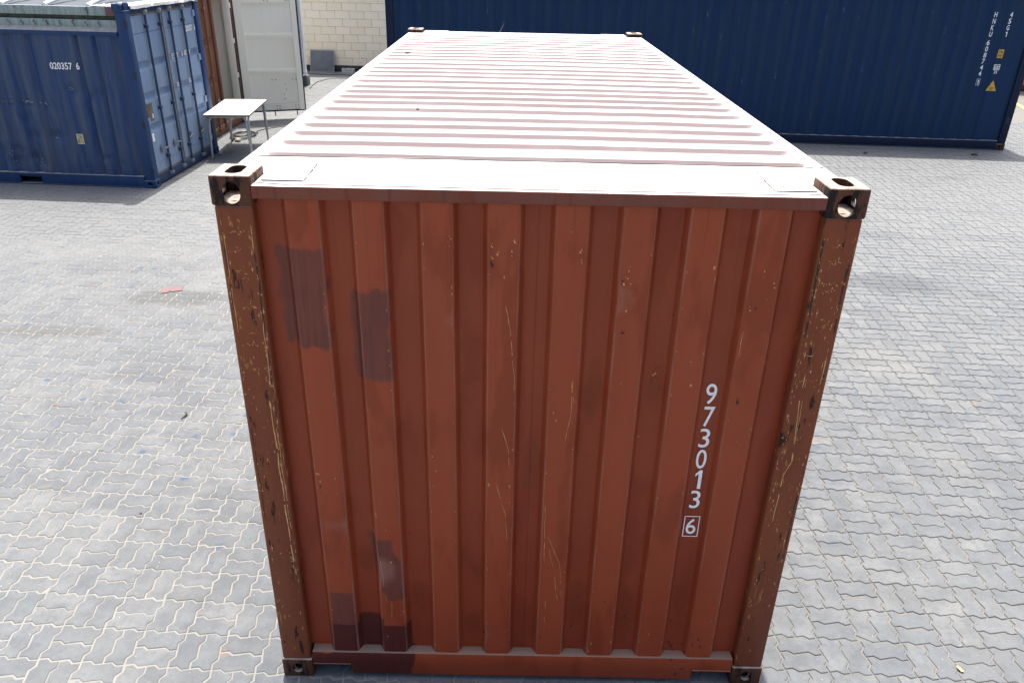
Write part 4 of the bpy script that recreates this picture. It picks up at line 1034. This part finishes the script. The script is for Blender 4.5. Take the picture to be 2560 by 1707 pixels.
put_text('warning_text', 'HEIGHT', 0.014, SIDE(0.565, 1.134, XN - 0.0016), M['black_mark'], navy, ws=1.0, bold=0.001)
nm = MB()
for k in range(46):                                           # pale vertical scrapes on the proud strips
    i = rnd.randint(1, 40); y = 0.575 + 0.275 * i + rnd.uniform(-.045, .045); z = rnd.uniform(0.5, 2.6); L = rnd.uniform(0.02, 0.22)
    for q in range(rnd.randint(1, 5)):
        z2 = z - L * q / 3; yy_ = y + rnd.uniform(-.006, .006); l2 = rnd.uniform(.01, .05)
        nm.add([(-1.2103, yy_, z2), (-1.2103, yy_ + rnd.uniform(.003, .008), z2), (-1.2103, yy_ + .004, z2 - l2), (-1.2103, yy_ + .001, z2 - l2)], [(0, 1, 2, 3)])
M['scrape_blue'] = plain('pale_scrape', (0.14, 0.19, 0.30), 0.7, var=0.4, sc=20)
tag(nm.build('paint_scrape', M['scrape_blue'], navy, smooth=0), kind='stuff')
gr = MB().tube([(-1.2165, 0.115, 0.56), (-1.2165, 0.085, 0.65), (-1.2165, 0.095, 0.50), (-1.2165, 0.075, 0.62), (-1.2165, 0.06, 0.50), (-1.2165, 0.05, 0.60)], 0.0022, 5).build('chalk_scrawl', M['scrape_blue'], navy)

# ------------------------------------------------------------------ brown container with one leaf swung open
TB = math.radians(89.0); CB_ = Vector((math.cos(TB), math.sin(TB)))
o4 = Vector((-5.755, 11.58)) + CB_ * 1.219
brown = thing('shipping_container', 'brown container beside the blue open-top with one cream-lined door swung open', 'container', (o4.x, o4.y, 0), TB)
BLn, BH = 6.058, 2.591
put_castings(brown, BLn, BH, M['brown_dark'])
side_frame(brown, BLn, BH, {'post': M['brown_dark'], 'rail': M['brown_dark']})
for s in (-1, 1):
    MB().sheet(trapezoid([(0.30 + k * 0.278, 0.37 + k * 0.278) for k in range(20)], 0.15, BLn - 0.15, 0.068, 0.0, 0.036, 0.01, 2), [0.17, 2.5], lambda u, d, v: (s * (1.209 - d), u, v)).build('side_wall', M['brown_paint'], brown, smooth=60)
    a, b = s * 1.150, s * 1.162
    MB().box(min(a, b), max(a, b), 0.15, BLn - 0.1, 0.17, 2.47).build('inner_lining', M['cream_paint'], brown, 0.002)
    a, b = s * 1.213, s * 1.16
    MB().box(min(a, b), max(a, b), 0.18, BLn - 0.18, 2.49, 2.56).build('top_side_rail', M['brown_paint'], brown, 0.004)
MB().sheet(rounded([(0.17, 0)] + [q for k in range(27) for q in ((0.30 + k * .205, 0), (0.34 + k * .205, -.018), (.40 + k * .205, -.018), (.44 + k * .205, 0))] + [(BLn - .17, 0)], .008, 2), [-1.16, 0, 1.16], lambda y, d, x: (x, y, 2.552 + d)).build('roof_panel', M['brown_paint'], brown, smooth=60)
MB().box(-1.07, 1.07, BLn - 0.06, BLn - 0.02, 0.16, 2.5).build('end_wall', M['brown_paint'], brown, 0.004)
MB().box(-1.06, 1.06, 0.03, 0.13, 0.018, 0.165).build('door_sill', M['brown_paint'], brown, 0.005)
MB().box(-1.06, 1.06, 0.03, 0.13, 2.455, 2.56).build('door_header', M['brown_paint'], brown, 0.005)
do = door_leaf(brown, -1.055, 0.075, 0.180, 2.450, 0.045, [(0.93, 1.10), (1.60, 1.77)], 0.034, M['brown_paint'])
MB().tube([(0.085, 0.02, 0.10), (0.085, 0.02, 2.48)], 0.030, 10).build('edge_pipe', M['brown_paint'], do)
for x in (-0.72, -0.26):
    lock_rod(do, x, 0.012, 0.075, 2.50, M['brown_paint'], M['brown_paint'])
    handle(do, x + 0.16, 0.03, 0.62, M['fitting'], -1)
for z in (0.35, 0.95, 1.6, 2.25):
    MB().box(1.055, 1.10, -0.004, 0.05, z - 0.045, z + 0.045).build('hinge_lug', M['white_mark'], brown, 0.004)
MB().box(1.050, 1.069, 0.010, 0.15, 0.17, 2.47).build('jamb_strip', M['cream_paint'], brown, 0.002)
# swung leaf (its inner face looks at the camera); stays a part of the brown container
LEAF_A = math.atan2(0.45, 1.12) - TB
leaf = bpy.data.objects.new('open_door', None); COL.objects.link(leaf); leaf.parent = brown
hw = Vector((-5.735, 14.055)) - o4
leaf.location = (hw.dot(CB_), hw.dot(Vector((-CB_.y, CB_.x))), 0); leaf.rotation_euler = (0, 0, LEAF_A); leaf.empty_display_size = 0.1
leaf['label'] = 'cream inner side of the brown container door swung open'
Z0, Z1 = 0.172, 2.452
lb = MB().sheet(door_profile([(0.905, 1.03), (1.60, 1.72), (2.27, 2.34)], 0.31, 2.40, 0.0, 0.02, 0.05), [0.16, 1.16], lambda z, d, x: (x, 0.012, z))
zz = door_profile([(0.900, 1.030), (1.600, 1.720)], 0.300, 2.300, 0.030, 0.030, 0.055)
lb = MB().sheet([(z, 0.030 - d) for z, d in zz], [0.135, 0.165, 1.125, 1.150], lambda z, d, x: (x, d * (1 if .15 < x < 1.14 else 0) + 0.004, z))
lb.box(0.020, 0.160, -0.004, 0.05, Z0 + .02, Z1 - .02).box(1.128, 1.235, -0.006, 0.05, Z0 + .012, Z1 - .012)
lb.box(0.160, 1.128, -0.002, 0.05, Z0 + .02, 0.320).box(0.160, 1.128, -0.002, 0.05, 2.285, Z1 - .02)
lb.box(0.03, 1.22, 0.050, 0.060, Z0 + .03, Z1 - .03)
lb.build('leaf_panel', M['cream_paint'], leaf, smooth=50)
for a, b, c, d in ((-0.004, 0.019, Z0, Z1), (1.236, 1.262, Z0, Z1), (0.019, 1.236, Z0 - 0.012, Z0 + 0.016), (0.019, 1.236, Z1 - 0.016, Z1 + .012)):
    MB().box(a, b, 0.002, 0.040, c, d).build('rubber_seal', M['black_rubber'], leaf, 0.004)
bo_ = MB().tube([(0, 0, 0), (0, -0.012, 0)], [0.013, 0.010], 8).mesh('bolt', 0, 40); bo_.materials.append(M['fitting'])
for x, z in [(0.62, 0.80), (0.70, 0.80), (1.04, 0.80), (1.11, 0.80), (0.88, 0.70), (0.89, 0.60), (0.84, 0.50), (0.85, 0.41), (0.66, 0.275), (0.72, 0.275), (0.66, 0.215), (0.72, 0.215), (1.05, 0.275), (1.11, 0.275), (1.05, 0.215), (1.11, 0.215), (0.62, 2.33), (0.69, 2.33), (1.04, 2.33), (1.10, 2.33)]:
    b = link('bolt', bo_, None, leaf); b.location = (x, -0.001 if z < .32 or z > 2.28 else 0.004 + 0.028, z)
    if not (z < .32 or z > 2.28): b.location.y = 0.033
    b.rotation_euler = (0, rnd.uniform(0, 1), 0)
for x in (0.60, 1.06):
    MB().box(x, x + 0.02, 0.015, 0.035, 0.065, 0.17).build('lock_stub', M['black_rubber'], leaf, 0.002)
MB().sheet([(z, 0) for z in (0.2, 2.42)], [0.05, 1.21], lambda z, d, x: (x, 0.0615, z)).build('outer_skin', M['brown_paint'], leaf, smooth=0)

# ------------------------------------------------------------------ white container on blocks behind it
white = thing('shipping_container', 'white container raised on a grey block by the cream block wall', 'container', (-5.585, 17.74, 0.255), math.radians(90))
put_castings(white, 6.058, 2.591, M['white_paint'])
side_frame(white, 6.058, 2.591, {'post': M['white_paint'], 'rail': M['white_paint']})
for s in (-1, 1):
    MB().sheet(trapezoid([(0.30 + k * 0.278, 0.37 + k * 0.278) for k in range(20)], 0.15, 5.9, 0.068, 0.0, 0.036, 0.01, 2), [0.17, 2.5], lambda u, d, v: (s * (1.209 - d), u, v)).build('side_wall', M['white_paint'], white, smooth=60)
    do = door_leaf(white, min(s * .012, s * 1.055), max(s * .012, s * 1.055), 0.18, 2.45, 0.045, [(0.8, 0.92), (1.5, 1.62)], 0.03, M['white_paint'])
    for x in (0.35, 0.82): lock_rod(do, s * x, 0.012, 0.075, 2.5, M['fitting'], M['fitting'])
MB().box(-1.07, 1.07, 6.0, 6.04, 0.16, 2.5).build('end_wall', M['white_paint'], white, 0.004)
MB().box(-1.15, 1.15, 0.02, 6.03, 2.50, 2.56).build('roof_panel', M['white_paint'], white, 0.004)
MB().box(-1.06, 1.06, 0.03, 0.13, 0.018, 0.165).build('door_sill', M['white_paint'], white, 0.005)
def hollow_block(name, label, loc, rz, dim, mat, group=None, cores=2):
    l, w, h = dim
    base = MB().box(-l / 2, l / 2, -w / 2, w / 2, 0, h).mesh('b', 0.006, 0)
    cw = l / cores
    cut = [MB().box(-l / 2 + cw * k + 0.03, -l / 2 + cw * (k + 1) - 0.03, -w / 2 + 0.032, w / 2 - 0.032, 0.03, h + 0.05).mesh('c', 0, 0) for k in range(cores)]
    me = apply_bool(base, cut); me.materials.clear()
    o = link(name, me, mat, None); o.location = loc; o.rotation_euler = (0, 0, rz)
    return tag(o, label, 'block', group)
def solid_block(loc, label, dim, mat):
    l, w, h = dim
    o = MB().box(-l / 2, l / 2, -w / 2, w / 2, 0, h).add([], []).mesh('support_block', 0.010, 35, 3)
    q = link('support_block', o, mat, None); q.location = loc
    return tag(q, label, 'block')
solid_block((-5.69, 18.93, 0), 'grey concrete block under the corner of the white container', (0.26, 0.30, 0.253), M['block_grey'])

# ------------------------------------------------------------------ orange container at the right edge
to = math.radians(87)
orange = thing('shipping_container', 'orange container just showing past the right end of the dark blue one', 'container', (19.1, 21.65, 0), to)
put_castings(orange, 6.058, 2.591, M['maroon_frame'])
side_frame(orange, 6.058, 2.591, {'post': M['orange_paint'], 'rail': M['maroon_frame']})
for s in (-1, 1):
    MB().sheet(trapezoid([(0.30 + k * 0.278, 0.37 + k * 0.278) for k in range(20)], 0.15, 5.9, 0.068, 0.0, 0.036, 0.01, 2), [0.175, 2.5], lambda u, d, v: (s * (1.209 - d), u, v)).build('side_wall', M['orange_paint'], orange, smooth=60)
for y in (0.03, 6.0): MB().box(-1.07, 1.07, y, y + 0.04, 0.02, 2.55).build('end_wall', M['orange_paint'], orange, 0.004)
MB().box(-1.17, 1.17, 0.02, 6.03, 2.50, 2.56).build('roof_panel', M['orange_paint'], orange, 0.004)

# ------------------------------------------------------------------ block wall
WY = 21.60
wall = thing('block_wall', 'cream painted concrete block wall behind the containers', 'wall', (-5.4, WY, 0))
BWD, BHT = 0.4235, 0.2135
WX0, NC, NR = -3.30, 15, 16
MB().box(WX0 - 0.1, WX0 + NC * BWD + 0.1, 0.004, 0.20, 0.17, 0.17 + NR * BHT).build('wall_core', M['mortar'], wall, smooth=0)
MB().box(WX0 - 0.1, WX0 + NC * BWD + 0.1, -0.020, 0.19, -0.02, 0.169).build('plinth', M['plinth'], wall, 0.006)
bms = []
for k in range(4):
    b = MB().box(0.0035, BWD - 0.0035, 0, 0.05, 0.0035, BHT - 0.0035)
    b.v = [(x + rnd.uniform(-.0025, .0025), y + rnd.uniform(-.0015, .0015), z + rnd.uniform(-.0025, .0025)) for x, y, z in b.v]
    m_ = b.mesh('block', 0.004, 30, 1); m_.materials.append(M['wall_block']); bms.append(m_)
half = MB().box(0.0035, BWD / 2 - 0.0035, 0, 0.05, 0.0035, BHT - 0.0035).mesh('block', 0.004, 30, 1); half.materials.append(M['wall_block'])
for r in range(NR):
    off = 0.0 if r % 2 == 0 else BWD / 2
    if r % 2: link('block', half, None, wall).location = (WX0, -0.010, 0.17 + r * BHT)
    for c in range(NC - (1 if r % 2 else 0)):
        o = link('block', rnd.choice(bms), None, wall)
        o.location = (WX0 + off + c * BWD, -0.010 + rnd.uniform(-.0035, .0035), 0.17 + r * BHT)
    if r % 2: link('block', half, None, wall).location = (WX0 + (NC - 0.5) * BWD, -0.010, 0.17 + r * BHT)
# leaning board
bd = thing('leaning_board', 'grey square board leaning against the foot of the cream block wall', 'board', (-5.74, 21.34, 0.0))
M4 = Matrix.Translation((0, 0, 0.002)) @ Matrix.Rotation(math.radians(-18), 4, 'X')
def mx(mb, m): mb.v = [tuple(m @ Vector(q)) for q in mb.v]; return mb
mx(MB().box(-0.335, 0.335, -0.010, 0.010, 0.02, 0.60), M4).build('sheet', M['board_grey'], bd, 0.003)
for a, b, c, d in ((-0.350, 0.350, 0.0, 0.020), (-0.350, 0.350, 0.600, 0.618), (-0.350, -0.335, 0.020, 0.60), (0.335, 0.350, 0.020, 0.60)):
    mx(MB().box(a, b, -0.014, 0.014, c, d), M4).build('rim', M['fitting'], bd, 0.002)
hollow_block('concrete_block', 'pale concrete block lying at the foot of the cream block wall', (-4.97, 21.30, 0.0), math.radians(6), (0.36, 0.19, 0.13), M['block_pale'])

# ------------------------------------------------------------------ table beside the blue doors
TA = math.radians(5.0)
table = thing('table', 'small white-topped table on grey tube legs beside the blue container doors', 'table', (-5.005, 11.43, 0), TA)
TW, TD, TZ = 0.378, 0.765, 0.760
pts = []
for cx, cy, a0 in ((TW - .03, TD - .03, 0), (-TW + .03, TD - .03, PI / 2), (-TW + .03, -TD + .03, PI), (TW - .03, -TD + .03, 1.5 * PI)):
    pts += [(cx + .03 * math.cos(a0 + PI / 2 * k / 4), cy + .03 * math.sin(a0 + PI / 2 * k / 4)) for k in range(5)]
MB().prism(pts, lambda u, v, w: (u, v, w), TZ - 0.004, TZ).build('table_top', M['table_top'], table, 0.001)
MB().prism([(x * .997, y * .998) for x, y in pts], lambda u, v, w: (u, v, w), TZ - 0.030, TZ - 0.0042).build('top_edge', M['ply'], table)
def arch(ax, half_, other, splay=0.03, r=0.10, zt=0.722, tr=0.0170):
    """inverted U of bent tube across x (ax = 0) or y (ax = 1)"""
    q = [(-half_ - splay, 0.0), (-half_, zt - r)]
    q += [(-half_ + r - r * math.cos(a), zt - r + r * math.sin(a)) for a in lin(0.15, PI / 2, 7)]
    q += [(half_ - r + r * math.sin(a), zt - r + r * math.cos(a)) for a in lin(0, PI / 2 - 0.15, 7)]
    q += [(half_, zt - r), (half_ + splay, 0.0)]
    return [((u, other, z) if ax == 0 else (other, u, z)) for u, z in q], tr
for sy in (-1, 1):
    p_, tr = arch(0, TW - 0.072, sy * (TD - 0.055)); MB().tube(p_, tr, 10).build('leg_frame', M['tube_grey'], table)
for sx in (-1, 1):
    p_, tr = arch(1, TD - 0.088, sx * (TW - 0.042), 0.025); MB().tube(p_, tr, 10).build('leg_frame', M['tube_grey'], table)
MB().box(-TW + .06, TW - .06, -TD + .05, -TD + .064, 0.700, 0.735).build('apron', M['tube_grey'], table, 0.003)
MB().box(-TW + .06, TW - .06, TD - .064, TD - .05, 0.700, 0.735).build('apron', M['tube_grey'], table, 0.003)
for sx in (-1, 1):
    for sy in (-1, 1):
        MB().tube([(sx * (TW - .046), sy * (TD - .062), 0.0), (sx * (TW - .046), sy * (TD - .062), 0.03)], 0.022, 8).build('foot', M['black_rubber'], table)

# ------------------------------------------------------------------ cables and small litter
cb = MB()
pts = []
for k in range(150):
    a = k / 150 * 2 * PI * 4.2; f = 0.72 + 0.28 * math.sin(k * 0.21) * mnoise.noise(Vector((k * 0.05, 1, 0))) + 0.16 * math.sin(k * 0.037)
    pts.append((-5.33 + 0.27 * f * math.cos(a), 12.55 + 0.40 * f * math.sin(a), 0.010 + 0.012 * (k / 150) * 4 + 0.008 * abs(mnoise.noise(Vector((k * .3, 0, 0))))))
cb.tube(pts, 0.0095, 7)
cb.tube([(-5.10, 12.75, 0.03), (-5.2, 12.98, 0.012), (-5.09, 13.26, 0.008), (-4.86, 13.51, 0.008), (-4.3, 13.75, 0.008), (-3.6, 13.7, 0.008)], 0.0075, 6)
tag(cb.build('cable_coil', M['cable'], None), 'black cable coiled in loops on the paving under the table', 'cable')
tag(MB().tube([(-5.40, 18.3, 0.007), (-5.46, 18.9, 0.007), (-5.46, 19.5, 0.007), (-5.32, 20.0, 0.007), (-5.1, 20.22, 0.007), (-4.9, 20.16, 0.007), (-4.7, 20.3, 0.007), (-4.2, 20.5, 0.007)], 0.009, 6).build('cable', M['cable'], None), 'thin dark cable curving over sunlit paving beyond the open cream door', 'cable')
tag(MB().tube([(x, 20.85 + 0.10 * mnoise.noise(Vector((x * 1.6, 3, 0))), 0.010) for x in lin(-6.2, -3.6, 30)], 0.011, 6).build('cable', M['cable'], None), 'dark cable lying in the shade along the foot of the block wall', 'cable')
def bent_card(name, label, cat, loc, rz, poly, mat, bend, th=0.003):
    mb = MB(); n = len(poly)
    v = [(x, y, 0.004 + bend(x, y)) for x, y in poly]
    mb.add(v + [(x, y, z + th) for x, y, z in v], [tuple(range(n - 1, -1, -1)), tuple(range(n, 2 * n))] + [(i, (i + 1) % n, n + (i + 1) % n, n + i) for i in range(n)])
    o = mb.build(name, mat, None, smooth=0); o.location = loc; o.rotation_euler = (0, 0, rz)
    return tag(o, label, cat)
bent_card('card_scrap', 'torn faded red card lying on the paving left of the red container', 'card', (-3.74, 4.96, 0.0), math.radians(18),
          [(-0.108, -0.085), (-0.03, -0.075), (-0.012, -0.030), (0.004, -0.065), (0.105, -0.055), (0.108, 0.065), (-0.10, 0.060)], M['card_pink'], lambda x, y: 0.004 * max(0, math.sin(x * 30)))
bent_card('yellow_scrap', 'small yellow chip lying in a paving joint at lower right', 'scrap', (2.309, 0.12, 0.0), 0.4, [(-0.009, -0.020), (0.008, -0.022), (0.010, 0.015), (-0.004, 0.022)], M['ochre'], lambda x, y: 0.002)
lf = MB().tube([(-0.012, -0.05, 0.006), (0.004, -0.02, 0.012), (0.010, 0.01, 0.014), (0.000, 0.035, 0.008), (-0.02, 0.05, 0.006)], [0.003, 0.006, 0.007, 0.005, 0.002], 6).build('dry_leaf', M['leaf'], None)
lf.location = (-2.647, 2.447, 0); tag(lf, 'curled dark dry leaf on the paving left of the red container', 'leaf')
def pebble(name, label, cat, loc, r, mat, flat=0.6):
    bm = bmesh.new(); bmesh.ops.create_icosphere(bm, subdivisions=2, radius=1.0)
    sd = rnd.uniform(0, 50)
    for v in bm.verts:
        k = 1 + 0.35 * mnoise.noise(v.co * 1.3 + Vector((sd, 0, 0)))
        v.co = Vector((v.co.x * k * r, v.co.y * k * r * .8, (v.co.z * k + 0.85) * r * flat))
    me = bpy.data.meshes.new(name); bm.to_mesh(me); bm.free(); me.shade_smooth()
    o = link(name, me, mat, None); o.location = loc; o.rotation_euler = (0, 0, rnd.uniform(0, 6))
    return tag(o, label, cat)
pebble('stone', 'small pale stone by the near leg of the white table', 'stone', (-5.27, 11.06, 0), 0.05, M['stone'])
pebble('rag', 'dirty crumpled rag at the far left table leg beside the cable coil', 'rag', (-5.29, 12.10, 0), 0.075, M['rag'], 0.5)
for k, (x, y, lab) in enumerate(((6.64, 12.25, 'dark scrap in the shadow before the dark blue container'), (8.75, 12.3, 'thin dark scrap in shadow near the right end of the dark blue container'),
                                (-2.487, 1.255, 'tiny dark chip on the paving at lower left'), (4.05, 8.9, 'dark pebble on the sunlit paving right of the red container'))):
    pebble('debris', lab, 'debris', (x, y, 0), (0.045, 0.06, 0.010, 0.03)[k], M['leaf'], 0.35)
pebble('debris', 'small dark clump of dirt on the left of the red container roof', 'debris', (-0.99, 4.05, HZ + 0.003), 0.028, M['leaf'], 0.3)
pebble('debris', 'tiny dark speck of dirt near the middle of the red container roof', 'debris', (-0.62, 1.52, HZ + 0.006), 0.010, M['leaf'], 0.6)
tw = MB().tube([(0, 0, 0), (0.03, 0.01, 0.05), (0.05, 0.01, 0.10)], [0.004, 0.003, 0.001], 5).build('twig', M['gasket_tan'], None)
tw.location = (-0.27, 6.0, HZ + 0.006); tag(tw, 'little dry twig standing at the far edge of the red container roof', 'twig')
GROUPS = {'shipping_container': 'shipping containers in the yard', 'debris': 'dark scraps of dirt lying about', 'cable': 'dark cables on the paving'}
for o in list(COL.objects):
    if o.parent is None and o.name.split('.')[0] in GROUPS: o['group'] = GROUPS[o.name.split('.')[0]]
